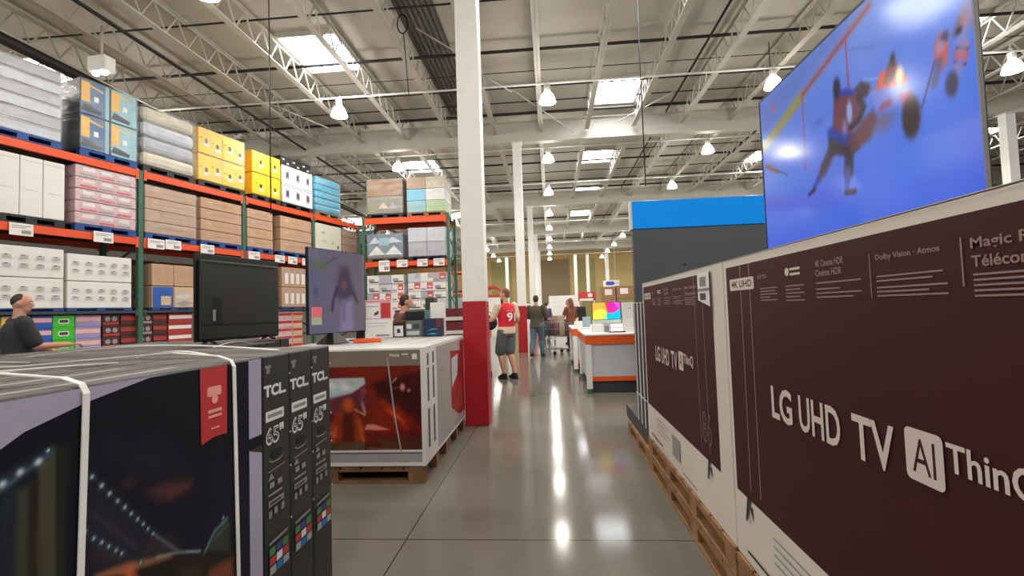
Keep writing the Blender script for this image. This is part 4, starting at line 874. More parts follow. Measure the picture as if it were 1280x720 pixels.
# ------------------------------------------------------------------ white and brown television boxes
BW = mat('box_white', (210, 206, 202), 0.5, var=0.03); TAUP = mat('taupe_print', (118, 104, 92), 0.45, var=0.06); RUST = mat('rust_print', (104, 30, 20), 0.4, var=0.45, scale=4); RUSTD = mat('dark_rust_print', (56, 22, 18), 0.4, var=0.3, scale=5); FLAME = mat('orange_print', (158, 62, 30), 0.4, var=0.4, scale=9); PALEP = mat('pale_sky_print', (176, 184, 184), 0.45, var=0.06); CRIM = mat('crimson_print', (150, 22, 30), 0.4, var=0.3, scale=6); PANELG = mat('panel_grey_print', (156, 148, 140), 0.5, var=0.05)
HG = 'white television boxes with rust red pictures'; HZ = 0.142; HH = 0.96
def f2(x, y): p = at(x, y, 1, 3.87); return (p.x+2.66, p.z)
o = MB().box(0, 1.615, 0, 0.20, 0, HH, BW, 0.006).build('television_box'); o.location = (-2.66, 3.87, HZ); tag(o, 'white television box with rust red rider picture facing the camera', 'television box', HG)
P = lambda L, m: ('p', [f2(*q) for q in L], m)
sh = [('r', 0.02, 1.595, HZ+0.035, HZ+HH-0.03, BW), ('r', 0.02, 1.585, 0.955, 1.083, TAUP), ('r', 0.02, 1.585, 0.26, 0.955, RUST), ('r', 0.02, 1.585, 0.178, 0.26, GREYP), ('r', 0.02, 1.585, 0.268, 0.276, BW), ('r', 0.02, 1.585, 0.245, 0.253, DARK),
      ('l', [f2(484, 446), f2(487, 470), f2(494, 524), f2(502, 566)], 0.012, GREYP),
      ('t', 'Hisense', *(f2(487, 445)[0], f2(499, 442)[0]), f2(490, 446)[1], f2(490, 442)[1]+0.004, BW, 0.02), ('r', f2(502, 443)[0], f2(510, 443)[0], f2(502, 443.5)[1], f2(502, 442)[1], BW), ('r', f2(515, 443)[0], f2(521, 443)[0], f2(515, 449)[1], f2(515, 442)[1], BW), ('rr', f2(498, 572)[0], f2(511, 572)[0], f2(498, 578)[1], f2(498, 573)[1], 0.01, PANELG)]
Q = lambda L, c, soft=0.02, op=0.9: (('p', [f2(*q) for q in L], c), soft, op)
N_ = lambda L, w, c, soft=0.01, op=0.8: (('l', [f2(*q) for q in L], w, c), soft, op)
pic = [Q([(380, 440), (530, 440), (530, 470), (470, 476), (380, 472)], (112, 34, 22), 0.03, 0.9), Q([(380, 474), (455, 472), (457, 480), (440, 492), (412, 500), (380, 510)], (176, 184, 186), 0.01, 1), Q([(412, 492), (438, 488), (412, 500)], (130, 170, 186), 0.012, 0.8), Q([(380, 504), (440, 492), (456, 482), (462, 508), (440, 516), (414, 520), (380, 530)], (96, 44, 58), 0.02, 0.9), Q([(466, 480), (500, 470), (527, 462), (527, 520), (500, 512), (474, 500)], (56, 20, 18), 0.03, 0.9),
       Q([(422, 512), (430, 500), (442, 500), (447, 514), (456, 534), (458, 553), (412, 556), (410, 536)], (140, 52, 28), 0.02, 0.9), (('e', *f2(436, 506), 0.035, 0.05, (190, 86, 44)), 0.03, 0.9), Q([(430, 516), (441, 516), (444, 552), (428, 552)], (70, 24, 18), 0.02, 0.8), N_([(420, 536), (416, 552)], 0.02, (190, 80, 36), 0.02), N_([(448, 526), (454, 550)], 0.02, (196, 84, 36), 0.02), N_([(412, 540), (420, 546)], 0.01, (214, 120, 60), 0.012),
       N_([(452, 500), (455, 488)], 0.03, (140, 70, 84), 0.02), N_([(453, 504), (456, 516)], 0.02, (186, 150, 160), 0.015, 0.8), N_([(444, 512), (456, 519)], 0.010, (226, 170, 140), 0.008, 0.9),
       N_([(490, 478), (495, 473)], 0.014, (206, 156, 150), 0.01), (('e', *f2(503, 484), 0.02, 0.03, (200, 140, 124)), 0.012, 0.9), (('e', *f2(511, 488), 0.012, 0.012, (200, 140, 124)), 0.012, 0.8), N_([(490, 486), (500, 484)], 0.01, (150, 70, 60), 0.01), N_([(486, 476), (484, 492)], 0.04, (70, 24, 34), 0.03),
       N_([(478, 502), (495, 518), (508, 534)], 0.05, (150, 52, 26), 0.04), N_([(484, 512), (504, 526)], 0.02, (200, 84, 40), 0.02), N_([(495, 508), (512, 528), (527, 538)], 0.03, (132, 34, 22), 0.03), Q([(458, 531), (466, 530), (488, 537), (470, 538), (456, 537)], (206, 120, 112), 0.008, 0.9), Q([(456, 540), (527, 538), (527, 552), (458, 550)], (100, 20, 18), 0.02, 0.8), Q([(470, 548), (527, 544), (527, 566), (480, 562)], (74, 48, 36), 0.02, 0.8), Q([(380, 555), (456, 553), (457, 563), (380, 566)], (84, 70, 52), 0.008, 0.9), N_([(460, 560), (500, 562)], 0.008, (150, 130, 110), 0.008, 0.7)]
soft_print('rider_picture', o, 0.02, 1.585, 0.268, 0.955, 0.005, lambda U, Z: np.stack([96+22*np.sin(U*9+Z*5), 28+8*np.sin(U*7), 20+0*U], -1), pic, attr_mat('rider_print', rough=0.35), y=-0.0006, grain=0.28).location = (0, 0, -HZ)
sh = [q for q in sh[1:] if q[-1] is not RUST]
art('printed_face', o, sh, y=-0.0007, step=0.00012).location = (0, 0, -HZ)
o2 = MB().box(0, 1.615, 0, 0.20, 0, HH, BW, 0.006).build('television_box'); o2.location = (-2.66, 4.072, HZ); tag(o2, 'white television box end, second in the white and rust stack', 'television box', HG)
for bx, ys in ((o, 0.12), (o2, 0.10)):
    mb = MB(); X = 1.6154
    for (za, zb) in ((0.80, 0.90), (0.50, 0.78), (0.12, 0.44)): mb.poly([(X, ys-0.025, za), (X, ys+0.035, za), (X, ys+0.035, zb), (X, ys-0.025, zb)], DARK)
    mb.build('end_print', bx)
for k in range(7):
    b = MB().box(0, 1.38, 0, 0.20, 0, HH, BW, 0.006).build('television_box'); b.location = (-1.045-0.205*k-0.0, 4.28, HZ); b.rotation_euler = (0, 0, PI/2)
    tag(b, 'white television box with red picture along the aisle' if k == 0 else 'white television box of the white and rust stack, row %s from the aisle' % ORD[k], 'television box', HG)
    mb = MB(); hz = HH+0.0006
    for (a, b2) in ((0.03, 0.05), (0.12, 0.13), (0.165, 0.18)): mb.poly([(0.02, a, hz), (1.36, a, hz), (1.36, b2, hz), (0.02, b2, hz)], GREYP)
    mb.build('top_print', b)
    if k == 0:
        sh = [('r', 0.02, 1.36, 0.17, 1.07, PANELG), ('r', 0.06, 0.5, 0.98, 1.0, GREYP), ('r', 0.06, 0.28, 0.82, 0.86, GREYP), ('r', 0.06, 0.2, 0.5, 0.52, GREYP), ('p', [(0.62, 0.98), (1.36, 0.93), (1.36, 0.24), (1.0, 0.26), (0.62, 0.40)], CRIM), ('p', [(0.66, 0.90), (1.0, 0.92), (0.95, 0.70), (0.66, 0.60)], PALEP), ('p', [(0.8, 0.35), (1.1, 0.6), (1.2, 0.3)], FLAME), ('p', [(1.15, 1.05), (1.36, 1.05), (1.36, 0.9), (1.15, 0.93)], CRIM), ('r', 0.3, 1.3, 0.2, 0.215, GREYP)]
        art('printed_face', b, sh, y=0.0, step=0.0004).location = (0, 0, -HZ)
        MB().box(1.365, 1.379, -0.002, 0.004, 0.01, HH-0.01, BW).build('corner_post', b)
mb = MB()
for k in range(2):
    o = pallet_mb(1.6, 0.88 if k else 0.9, 0.136, WOODD).build('wooden_pallet'); o.location = (-2.66, 3.88+0.91*k, 0)
    tag(o, 'wooden pallet under the white and rust television boxes, %s half' % ['near', 'far'][k], 'pallet', 'pallets under the white television boxes')

# televisions on the left stacks
def frame_rot(a, b2): return math.atan2(b2[1]-a[1], b2[0]-a[0])
A, B = (-3.32, 4.25), (-3.09, 5.25); rz = frame_rot(A, B); Lw = math.hypot(B[0]-A[0], B[1]-A[1])
o = thing('television', 'black television seen from its back, standing on dark boxes before the rack', 'television', (A[0], A[1], 0), rz)
TVB = mat('tv_back_black', (34, 34, 33), 0.42, var=0.06); TVB2 = mat('tv_back_dark', (24, 24, 24), 0.35)
MB().box(0, Lw, 0.0, 0.02, 1.175, 2.02, TVB2, 0.004).build('panel', o)
mb = MB(); mb.box(0.03, Lw-0.03, -0.035, 0.0, 1.19, 1.96, TVB, 0.012); mb.box(0.08, Lw-0.08, -0.042, -0.034, 1.93, 1.936, TVB2); mb.box(0.03, Lw-0.03, -0.042, -0.034, 1.33, 1.336, TVB2); mb.build('back_cover', o)
mb = MB(); mb.box(0.17, 0.26, -0.040, -0.034, 1.34, 1.60, BLACK, 0.002); mb.box(0.155, 0.185, -0.043, -0.037, 1.37, 1.48, GREY); mb.build('port_recess', o)
for q in (0.15, Lw-0.15):
    mb = MB(); mb.bar((q, 0, 1.19), (q-0.04, -0.12, 1.155), 0.03, 0.014, BLACK); mb.bar((q, 0, 1.19), (q+0.04, 0.12, 1.155), 0.03, 0.014, BLACK); mb.build('foot', o)
A, B = (-2.27, 4.36), (-2.015, 5.1); rz = frame_rot(A, B); Lw = math.hypot(B[0]-A[0], B[1]-A[1])
o = thing('television', 'smaller television with dim violet picture standing on the white boxes', 'television', (A[0], A[1], 0), rz)
MB().box(-0.006, Lw+0.006, 0.001, 0.03, 1.205, 2.045, BLACK, 0.003).build('housing', o)
V1 = scr('violet_screen', (92, 88, 112), 1.0, 0.08); V2 = scr('violet_screen_dark', (58, 52, 68), 1.0, 0.08); V3 = scr('violet_screen_light', (112, 106, 130), 1.0, 0.08); V4 = scr('violet_screen_green', (78, 88, 62), 1.0, 0.08)
vi = [(('p', [(0.40, 1.215), (0.60, 1.215), (0.58, 1.6), (0.45, 1.6)], (124, 118, 146)), 0.04, 0.7), (('p', [(0.34, 1.60), (0.42, 1.88), (0.54, 1.88), (0.62, 1.6), (0.52, 1.54), (0.42, 1.54)], (66, 54, 70)), 0.05, 0.9), (('e', 0.47, 1.70, 0.04, 0.05, (110, 70, 76)), 0.03, 0.8), (('l', [(0.37, 1.66), (0.31, 1.52), (0.30, 1.44)], 0.03, (50, 44, 60)), 0.02, 0.9), (('l', [(0.60, 1.62), (0.66, 1.52)], 0.03, (60, 52, 70)), 0.02, 0.9), (('l', [(0.47, 1.5), (0.46, 1.34)], 0.03, (84, 74, 100)), 0.03, 0.7),
      (('e', 0.15, 1.88, 0.10, 0.045, (84, 96, 66)), 0.04, 0.8), (('l', [(0.22, 1.9), (0.36, 1.97)], 0.012, (60, 56, 76)), 0.01, 0.8), (('e', 0.09, 1.62, 0.02, 0.04, (70, 64, 90)), 0.03, 0.7)]
soft_print('screen', o, 0.006, Lw-0.006, 1.215, 2.038, 0.0075, lambda U, Z: np.stack([92+14*U, 88+6*U, 110-8*U], -1), vi, attr_mat('violet_screen', True, 0.85, 0.06), y=-0.0005, grain=0.04)
art('price_sticker', o, [('r', 0.03, 0.16, 1.30, 1.43, mat('green_sticker', (164, 176, 150), 0.5)), ('r', 0.03, 0.16, 1.37, 1.47, mat('pink_sticker', (222, 106, 118), 0.5))], y=-0.003)
mb = MB(); mb.quadbox([(0.17, -0.13, 1.107), (0.40, -0.13, 1.107), (0.40, 0.10, 1.107), (0.17, 0.10, 1.107), (0.27, -0.03, 1.215), (0.34, -0.03, 1.215), (0.34, 0.03, 1.215), (0.27, 0.03, 1.215)], BLACK, 0.008); mb.build('foot', o)
mb = MB(); mb.bar((Lw-0.06, 0.01, 1.215), (Lw-0.06, 0.02, 1.107), 0.10, 0.02, BLACK); mb.bar((Lw-0.08, -0.12, 1.112), (Lw-0.08, 0.14, 1.112), 0.05, 0.012, BLACK); mb.build('foot', o)
o = MB().box(0, 0.26, 0, 0.16, 0, 0.035, ORANGEB, 0.002).build('orange_box'); o.location = (-1.95, 4.62, 1.106); o.rotation_euler = (0, 0, 0.3); tag(o, 'small flat orange box lying on the white boxes under the violet television', 'box')

# items standing at the far end of the white boxes
def g2(x, y, Y=5.45): p = at(x, y, 1, Y); return (p.x, p.z)
def standbox(x0, x1, ytop, Y, name, label, cat, m, shapes=None, d=0.12, zb=1.106):
    a, c = g2(x0, 400, Y)[0], g2(x1, 400, Y)[0]; zt = g2((x0+x1)/2, ytop, Y)[1]
    o = MB().box(0, c-a, 0, d, 0, zt-zb, m, 0.004).build(name); o.location = (a, Y, zb)
    if shapes: art('print', o, shapes(c-a, zt-zb), y=0.0, step=0.0004)
    return tag(o, label, cat)
standbox(456, 490, 375, 5.5, 'sale_sign', 'white and red product sign standing on the white boxes', 'sign', PWHITE, lambda w, h: [('r', 0.005, w-0.005, h*0.96, h*0.985, PINKR), ('r', w*0.03, w*0.97, h*0.49, h*0.96, PINKW), ('r', w*0.6, w*0.95, h*0.52, h*0.92, REDC), ('r', w*0.06, w*0.56, h*0.52, h*0.92, WHITE), ('p', [(w*0.35, h*0.58), (w*0.5, h*0.62), (w*0.52, h*0.72), (w*0.36, h*0.66)], DARK), ('r', w*0.05, w*0.5, h*0.82, h*0.84, GREYP), ('r', w*0.08, w*0.85, h*0.38, h*0.4, LGREY), ('r', w*0.08, w*0.75, h*0.3, h*0.32, LGREY), ('r', w*0.4, w*0.9, h*0.04, h*0.09, GREYP)], d=0.03)
standbox(491, 505, 401, 5.55, 'small_carton', 'small black and white carton right of the product sign', 'carton', BLACK, lambda w, h: [('r', w*0.1, w*0.9, h*0.05, h*0.7, WHITE), ('r', w*0.35, w*0.65, h*0.25, h*0.5, DARK), ('r', 0.003, w-0.003, h*0.86, h*0.97, mat('maroon_label', (120, 50, 46), 0.5))])
standbox(506, 526, 401, 5.6, 'small_carton', 'grey-green printed carton beside the black one', 'carton', mat('dull_green_box', (100, 112, 100), 0.5, var=0.3, scale=25), lambda w, h: [('r', w*0.1, w*0.4, h*0.5, h*0.8, WHITE), ('r', w*0.5, w*0.9, h*0.5, h*0.8, DARK), ('r', w*0.1, w*0.9, h*0.1, h*0.35, LGREY)])
standbox(506, 531, 388, 5.9, 'small_carton', 'teal and white printed carton standing behind the small ones', 'carton', mat('teal_box', (62, 108, 112), 0.5, var=0.2), lambda w, h: [('r', 0.003, w-0.003, h*0.62, h*0.72, WHITE), ('r', w*0.2, w*0.8, h*0.4, h*0.46, TEAL), ('r', 0.003, w-0.003, h*0.88, h*0.99, BLACK)], zb=0.0, d=0.3)
standbox(528, 552, 398, 5.5, 'blue_carton', 'dark blue carton with light blue swirl before the white sign', 'carton', mat('deep_blue_box', (20, 44, 74), 0.4), lambda w, h: [('p', [(w*0.2, h*0.3), (w*0.5, h*0.45), (w*0.85, h*0.4), (w*0.5, h*0.35)], mat('swirl_blue', (70, 140, 186), 0.5)), ('p', [(w*0.2, h*0.12), (w*0.5, h*0.2), (w*0.8, h*0.15), (w*0.5, h*0.1)], CYAN), ('r', w*0.7, w*0.98, h*0.5, h*0.98, mat('dark_wine', (110, 40, 50), 0.5))])
standbox(538, 557, 378, 5.62, 'blank_sign', 'plain white sign on a white post behind the dark blue carton', 'sign', PWHITE, None, d=0.02)
o = standbox(532, 543, 372, 6.4, 'folded_umbrella_box', 'dark green upright box behind the white sign', 'box', mat('dark_green_box', (52, 62, 50), 0.6), None, zb=0, d=0.2)
# table of dark red packs behind, left of the column
load((0, 7.7, 0), -2.55, -1.40, 0, 1.45, 'low stack of dark red and white trays left of the nearest column', 6, 2, (mat('wine_pack', (112, 34, 46), 0.5, var=0.3, scale=12),), depth=0.9, pal=WOOD, wrap=False, deco=lambda a, b, c, d, i, j: [('r', a, b, c, c+0.06, WHITE)])

# ------------------------------------------------------------------ counters
TEALF = mat('teal_foot', (66, 110, 96), 0.6)
def counter(x, y, w, d, label, h=0.95):
    o = thing('display_counter', label, 'counter', (x, y, 0))
    mb = MB(); mb.box(0.03, w-0.03, 0.03, d-0.03, 0.19, h-0.17, LGREY, 0.004); mb.build('cabinet', o)
    mb = MB()
    for (a, b2) in ((0, 0), (w-0.09, 0), (0, d-0.09), (w-0.09, d-0.09)): mb.box(a, a+0.09, b2, b2+0.09, 0.07, h-0.17, PWHITE, 0.004)
    mb.build('corner_post', o)
    MB().box(0, w, 0, d, h-0.168, h-0.03, ORANGEB, 0.004).build('orange_band', o)
    MB().box(-0.015, w+0.015, -0.015, d+0.015, h-0.029, h, PWHITE, 0.006).build('top', o)
    MB().box(0.09, w-0.09, 0.024, d-0.024, 0.19, 0.265, ORANGEB).build('lower_stripe', o)
    MB().box(0.06, w-0.06, 0.07, d-0.07, 0, 0.189, DARK).build('toe_kick', o)
    mb = MB()
    for (a, b2) in ((0.01, 0.01), (w-0.08, 0.01), (0.01, d-0.08), (w-0.08, d-0.08)): mb.box(a, a+0.07, b2, b2+0.07, 0, 0.069, TEALF)
    mb.build('foot', o)
    return o
counter(0.545, 7.85, 1.6, 1.9, 'white and orange counter with the colourful computer on it')
counter(0.46, 10.4, 1.6, 1.9, 'second white and orange counter behind the computer counter')
counter(-2.9, 8.75, 1.60, 1.7, 'white and orange counter behind the nearest column where the man in red stands', 0.98)
# all-in-one computer
p0 = at(739.5, 378, 1, 8.5); p1 = at(776.5, 399, 1, 8.5); zc = at(758, 404, 1, 8.5).z
o = thing('desktop_computer', 'slim desktop computer showing a bright rainbow wallpaper on the counter', 'computer', (p0.x, 8.5, 0))
W_ = p1.x-p0.x; z1, z0 = p0.z, p1.z
MB().box(0, W_, 0, 0.012, z0, z1, BLACK, 0.003).build('display_housing', o)
MB().box(0, W_, 0.0, 0.013, zc, z0-0.0005, mat('pale_aluminium', (196, 214, 206), 0.4), 0.003).build('chin', o)
mb = MB(); mb.box(W_/2-0.07, W_/2+0.07, 0.02, 0.03, 0.96, zc+0.1, LGREY); mb.box(W_/2-0.07, W_/2+0.07, -0.05, 0.12, 0.951, 0.958, LGREY); mb.build('stand', o)
e = 1.3; cy, cm, cr, co, cye, cpk = scr('wall_cyan', (0, 170, 226), e, .3), scr('wall_magenta', (240, 30, 150), e, .3), scr('wall_red', (240, 60, 60), e, .3), scr('wall_orange', (255, 160, 60), e, .3), scr('wall_yellow', (240, 220, 70), e, .3), scr('wall_violet', (214, 70, 200), e, .3)
a, b2, c, d = 0.012, W_-0.012, z0+0.008, z1-0.01; w, h = b2-a, d-c
art('screen', o, [('r', a, b2, c, d, co), ('p', [(a+w*0.45, d), (b2, d), (b2, c+h*0.5), (a+w*0.55, c+h*0.3)], cr), ('p', [(a+w*0.55, d), (a+w*0.95, d), (b2, c+h*0.55), (a+w*0.75, c+h*0.3), (a+w*0.52, c+h*0.6)], cm), ('p', [(a+w*0.75, d), (b2, d), (b2, c+h*0.6)], cpk),
  ('p', [(a, c), (a+w*0.5, c), (a+w*0.52, c+h*0.45), (a+w*0.35, c+h*0.62), (a+w*0.1, c+h*0.55), (a, c+h*0.4)], cye), ('p', [(a+w*0.3, c), (a+w*0.52, c), (a+w*0.5, c+h*0.4)], scr('wall_lime', (160, 226, 120), e, .3)), ('p', [(a+w*0.52, c), (b2, c), (b2, c+h*0.62), (a+w*0.78, c+h*0.38), (a+w*0.55, c+h*0.36), (a+w*0.5, c+h*0.42)], cy)], y=-0.0005, step=0.0003)
def on_counter(x0, x1, ytop, Y, name, label, cat, m, d=0.15, zb=0.9505, shapes=None):
    return standbox(x0, x1, ytop, Y, name, label, cat, m, shapes, d, zb)
on_counter(740, 754, 405, 8.3, 'keyboard_box', 'white box on the counter before the colourful computer', 'box', PWHITE)
o = MB().box(0, 0.27, 0, 0.10, 0, 0.02, mat('dark_red_pad', (120, 40, 40), 0.5), 0.004).build('tablet_pad'); o.location = (0.96, 8.1, 0.9505); tag(o, 'flat dark red pad right of the white keyboard box', 'pad')
on_counter(756, 761, 407, 8.3, 'computer_mouse_box', 'tiny grey box beside the white keyboard box', 'box', GREY, d=0.05)
on_counter(778, 794, 378, 8.15, 'poster_stand', 'tall white poster panel standing right of the computer', 'poster', PWHITE, d=0.02, shapes=lambda w, h: [('p', [(w*0.35, h*0.8), (w*0.7, h*0.83), (w*0.7, h*0.79)], GREYP), ('r', w*0.2, w*0.8, h*0.5, h*0.505, LGREY)])
on_counter(728, 738, 396, 10.8, 'laptop_display', 'pale blue-grey laptop display on the second counter', 'laptop', mat('blue_grey_screen', (150, 172, 180), 0.4), d=0.02)
on_counter(718, 728, 401.5, 10.7, 'white_carton_box', 'small white box on the second counter left end', 'box', PWHITE)
# ------------------------------------------------------------------ far end of the store
def at_y(x, y, Y): p = at(x, y, 1, Y); return p
def farbox(x0, x1, yt, Y, d, name, label, cat, m, zb=0.0, yb=None, shapes=None, group=None):
    a, c = at_y(x0, 375, Y).x, at_y(x1, 375, Y).x; zt = at_y((x0+x1)/2, yt, Y).z
    if yb is not None: zb = at_y((x0+x1)/2, yb, Y).z
    o = MB().box(0, c-a, 0, d, 0, zt-zb, m, 0.01).build(name); o.location = (a, Y, zb)
    if shapes: art('print', o, shapes(c-a, zt-zb), y=0.0, step=0.002)
    return tag(o, label, cat, group)
farbox(686, 722, 369.5, 42, 1.0, 'white_cabinet', 'long white cabinet at the far end of the aisle', 'cabinet', PWHITE, shapes=lambda w, h: [('r', 0.0, w, h*0.78, h*0.79, LGREY), ('r', 0.0, w, h*0.62, h*0.63, LGREY)])
farbox(723, 745, 365, 40, 0.3, 'red_sign', 'red hanging sign above the far checkouts', 'sign', REDC, yb=373, shapes=lambda w, h: [('rr', w*0.55, w*0.8, h*0.2, h*0.8, 0.1, WHITE)])
o = farbox(755, 775, 350.5, 40, 0.1, 'hanging_sign', 'white hanging sign with blue oval near the far tan wall', 'sign', PWHITE, yb=358, shapes=lambda w, h: [('rr', w*0.15, w*0.7, h*0.2, h*0.85, 0.15, mat('oval_blue', (50, 70, 170), 0.5)), ('r', w*0.7, w*0.98, h*0.3, h*0.7, mat('sign_pale_blue', (170, 190, 230), 0.5))])
mb = MB(); zz = o.dimensions.z; mb.tube([(0.2, 0.05, 0.45), (0.2, 0.05, 3.3)], 0.02, ROOFW, 6); mb.tube([(1.0, 0.05, 0.45), (1.0, 0.05, 3.3)], 0.02, ROOFW, 6); mb.build('hanging_rod', o)
o = thing('white_portal', 'white framed portal with brown inside at the far checkouts', 'frame', (at_y(723, 380, 38).x, 38, 0))
wv = at_y(744, 380, 38).x-at_y(723, 380, 38).x; zt = at_y(733, 373, 38).z
mb = MB(); mb.box(0, 0.12, 0, 0.2, 0, zt, PWHITE); mb.box(wv-0.12, wv, 0, 0.2, 0, zt, PWHITE); mb.box(0, wv, 0, 0.2, zt-0.18, zt, PWHITE); mb.build('frame', o); MB().box(0.12, wv-0.12, 0.05, 0.15, 0, zt-0.2, OLIVE).build('inner_panel', o)
for k, (a, c, yt) in enumerate(((752, 770, 358.5), (771, 790, 357), (790, 812, 357))):
    A_, C_ = at_y(a, 375, 30).x, at_y(c, 375, 30).x; z = at_y(a, yt, 30).z
    load((0, 30, 0), A_, C_, 0, z, 'tall brown load with white card before the far wall, %s from the left' % ORD[k], 3, 1, (KRAFTD, OLIVE, KRAFTD), wrap=False, deco=lambda a, b, c, d, i, j: [('r', a+0.2, b-0.2, d-0.5, d-0.15, WHITE)] if i == 2 else None, group='tall brown loads before the far wall', pal=WOOD, cat='pallet load')
farbox(652, 664, 380, 30, 0.8, 'white_table', 'white table end left of the far people', 'table', PWHITE); farbox(672, 690, 381, 34, 0.8, 'white_table', 'white table beyond the man in the olive jacket', 'table', PWHITE)
RK3 = (0, 34, 0)
rack(RK3, (-9.6, -7.2, -4.8), [(4.15, 4.3, 1), (2.6, 2.75, 1)], 'rack', 'far orange pallet rack seen past the nearest column', 4.4)
for k, (t0, z0, z1, m) in enumerate(((-9.4, 0, 2.4, KRAFTD), (-8.3, 0, 2.4, OLIVE), (-7.05, 0, 2.4, GREYP), (-5.95, 0, 2.4, KRAFTD), (-9.4, 2.76, 4.0, OLIVE), (-8.3, 2.76, 3.9, KRAFT), (-7.05, 2.76, 4.0, KRAFTD), (-5.95, 2.76, 4.0, GW2))):
    load(RK3, t0, t0+1.05, z0, z1, 'load on the far rack past the column, %s level, %s from the left' % ('lower' if z0 == 0 else 'upper', ORD[k % 4]), 3, 1, (m,), wrap=False, group='loads on the far rack')
o = thing('food_stand', 'red arched stand with white front left of the far aisle', 'stand', (at_y(604, 380, 26).x, 26, 0)); wv = at_y(628, 380, 26).x-at_y(604, 380, 26).x; zt = at_y(615, 357, 26).z
mb = MB(); n = 8
for q in range(n):
    a, c = q/n, (q+1)/n; za = zt-0.25+0.25*math.sin(PI*a); zc_ = zt-0.25+0.25*math.sin(PI*c)
    mb.quadbox([(a*wv, 0, za-0.16), (c*wv, 0, zc_-0.16), (c*wv, 0.6, zc_-0.16), (a*wv, 0.6, za-0.16), (a*wv, 0, za), (c*wv, 0, zc_), (c*wv, 0.6, zc_), (a*wv, 0.6, za)], REDC)
mb.build('arched_header', o); mb = MB(); mb.box(0, wv, 0.0, 0.6, 0, zt-0.65, PWHITE); mb.box(0, wv, 0.05, 0.6, zt-0.62, zt-0.5, REDC); mb.box(0, 0.08, 0, 0.6, 0, zt-0.3, PWHITE); mb.box(wv-0.08, wv, 0, 0.6, 0, zt-0.3, PWHITE); mb.build('counter_front', o)
# ------------------------------------------------------------------ people
SKIN = mat('skin', (196, 142, 116), 0.55, var=0.04); HAIRB = mat('hair_dark_brown', (50, 36, 30), 0.7, var=0.2, scale=40); HAIRR = mat('hair_reddish_brown', (116, 66, 44), 0.7, var=0.2, scale=40)
def shell_loft(mb, rings, m=None, seg=20):
    """rings: (cx, cy, z, rx, ry)"""
    R = []; m = m or SKIN; i = mb.mi(m)
    for (cx, cy, z, rx, ry) in rings:
        R.append([mb.bm.verts.new((cx+rx*math.cos(2*PI*j/seg), cy+ry*math.sin(2*PI*j/seg), z)) for j in range(seg)])
    for a, b in zip(R, R[1:]):
        for j in range(seg): mb.bm.faces.new((a[j], a[(j+1) % seg], b[(j+1) % seg], b[j])).material_index = i
    mb.bm.faces.new(R[0][::-1]); mb.bm.faces.new(R[-1])
def limb(mb, pts, rs, m=None):
    m = m or SKIN
    mb.tube(pts, rs, m, 12)
    for p, r in zip(pts, rs): mb.ball(p, r*0.99, r*0.99, r*0.99, m, 10, 7)
def fuse(mb, name, parent, m, voxel=0.010, it=3):
    o = mb.build(name); md = o.modifiers.new('r', 'REMESH'); md.mode = 'VOXEL'; md.voxel_size = voxel
    me = bpy.data.meshes.new_from_object(o.evaluated_get(bpy.context.evaluated_depsgraph_get()))
    bm = bmesh.new(); bm.from_mesh(me)
    for _ in range(it): bmesh.ops.smooth_vert(bm, verts=bm.verts, factor=0.5, use_axis_x=True, use_axis_y=True, use_axis_z=True)
    bm.to_mesh(me); bm.free(); bpy.data.objects.remove(o)
    me.materials.clear(); me.materials.append(m)
    for p in me.polygons: p.use_smooth = True; p.material_index = 0
    o = bpy.data.objects.new(name, me); COL.objects.link(o); o.parent = parent
    return o
def V3(*a): return Vector(a)
def hand(mb, w, d, side, n, s=1.0, curl=0.6):
    """w wrist point, d hand direction, n palm normal; four fingers and a thumb"""
    d = Vector(d).normalized(); n = Vector(n); n = (n-d*n.dot(d)).normalized(); t = d.cross(n)*side
    c = w+d*0.045*s
    for q in (-0.024, -0.008, 0.008, 0.024): mb.tube([w+t*q*0.6, w+t*q+d*0.085*s], [0.014*s, 0.0125*s], SKIN, 8); mb.ball(w+t*q+d*0.085*s, 0.0125, 0.0125, 0.0125, SKIN, 8, 6)
    for q, L in ((-0.030, 0.058), (-0.010, 0.072), (0.011, 0.078), (0.031, 0.068)):
        a = w+t*q+d*0.085*s; k1 = a+(d*math.cos(curl*0.5)+n*math.sin(curl*0.5))*L*0.5; k2 = k1+(d*math.cos(curl*1.5)+n*math.sin(curl*1.5))*L*0.32; k3 = k2+(d*math.cos(curl*2.2)+n*math.sin(curl*2.2))*L*0.25
        limb(mb, [a, k1, k2, k3], [0.0092, 0.0088, 0.008, 0.007])
    a = w+t*0.022+d*0.022; b = a+(t*0.75+d*0.5+n*0.25).normalized()*0.038; c2 = b+(d*0.8+t*0.25+n*0.45).normalized()*0.03
    limb(mb, [a, b, c2], [0.013, 0.0105, 0.0085])
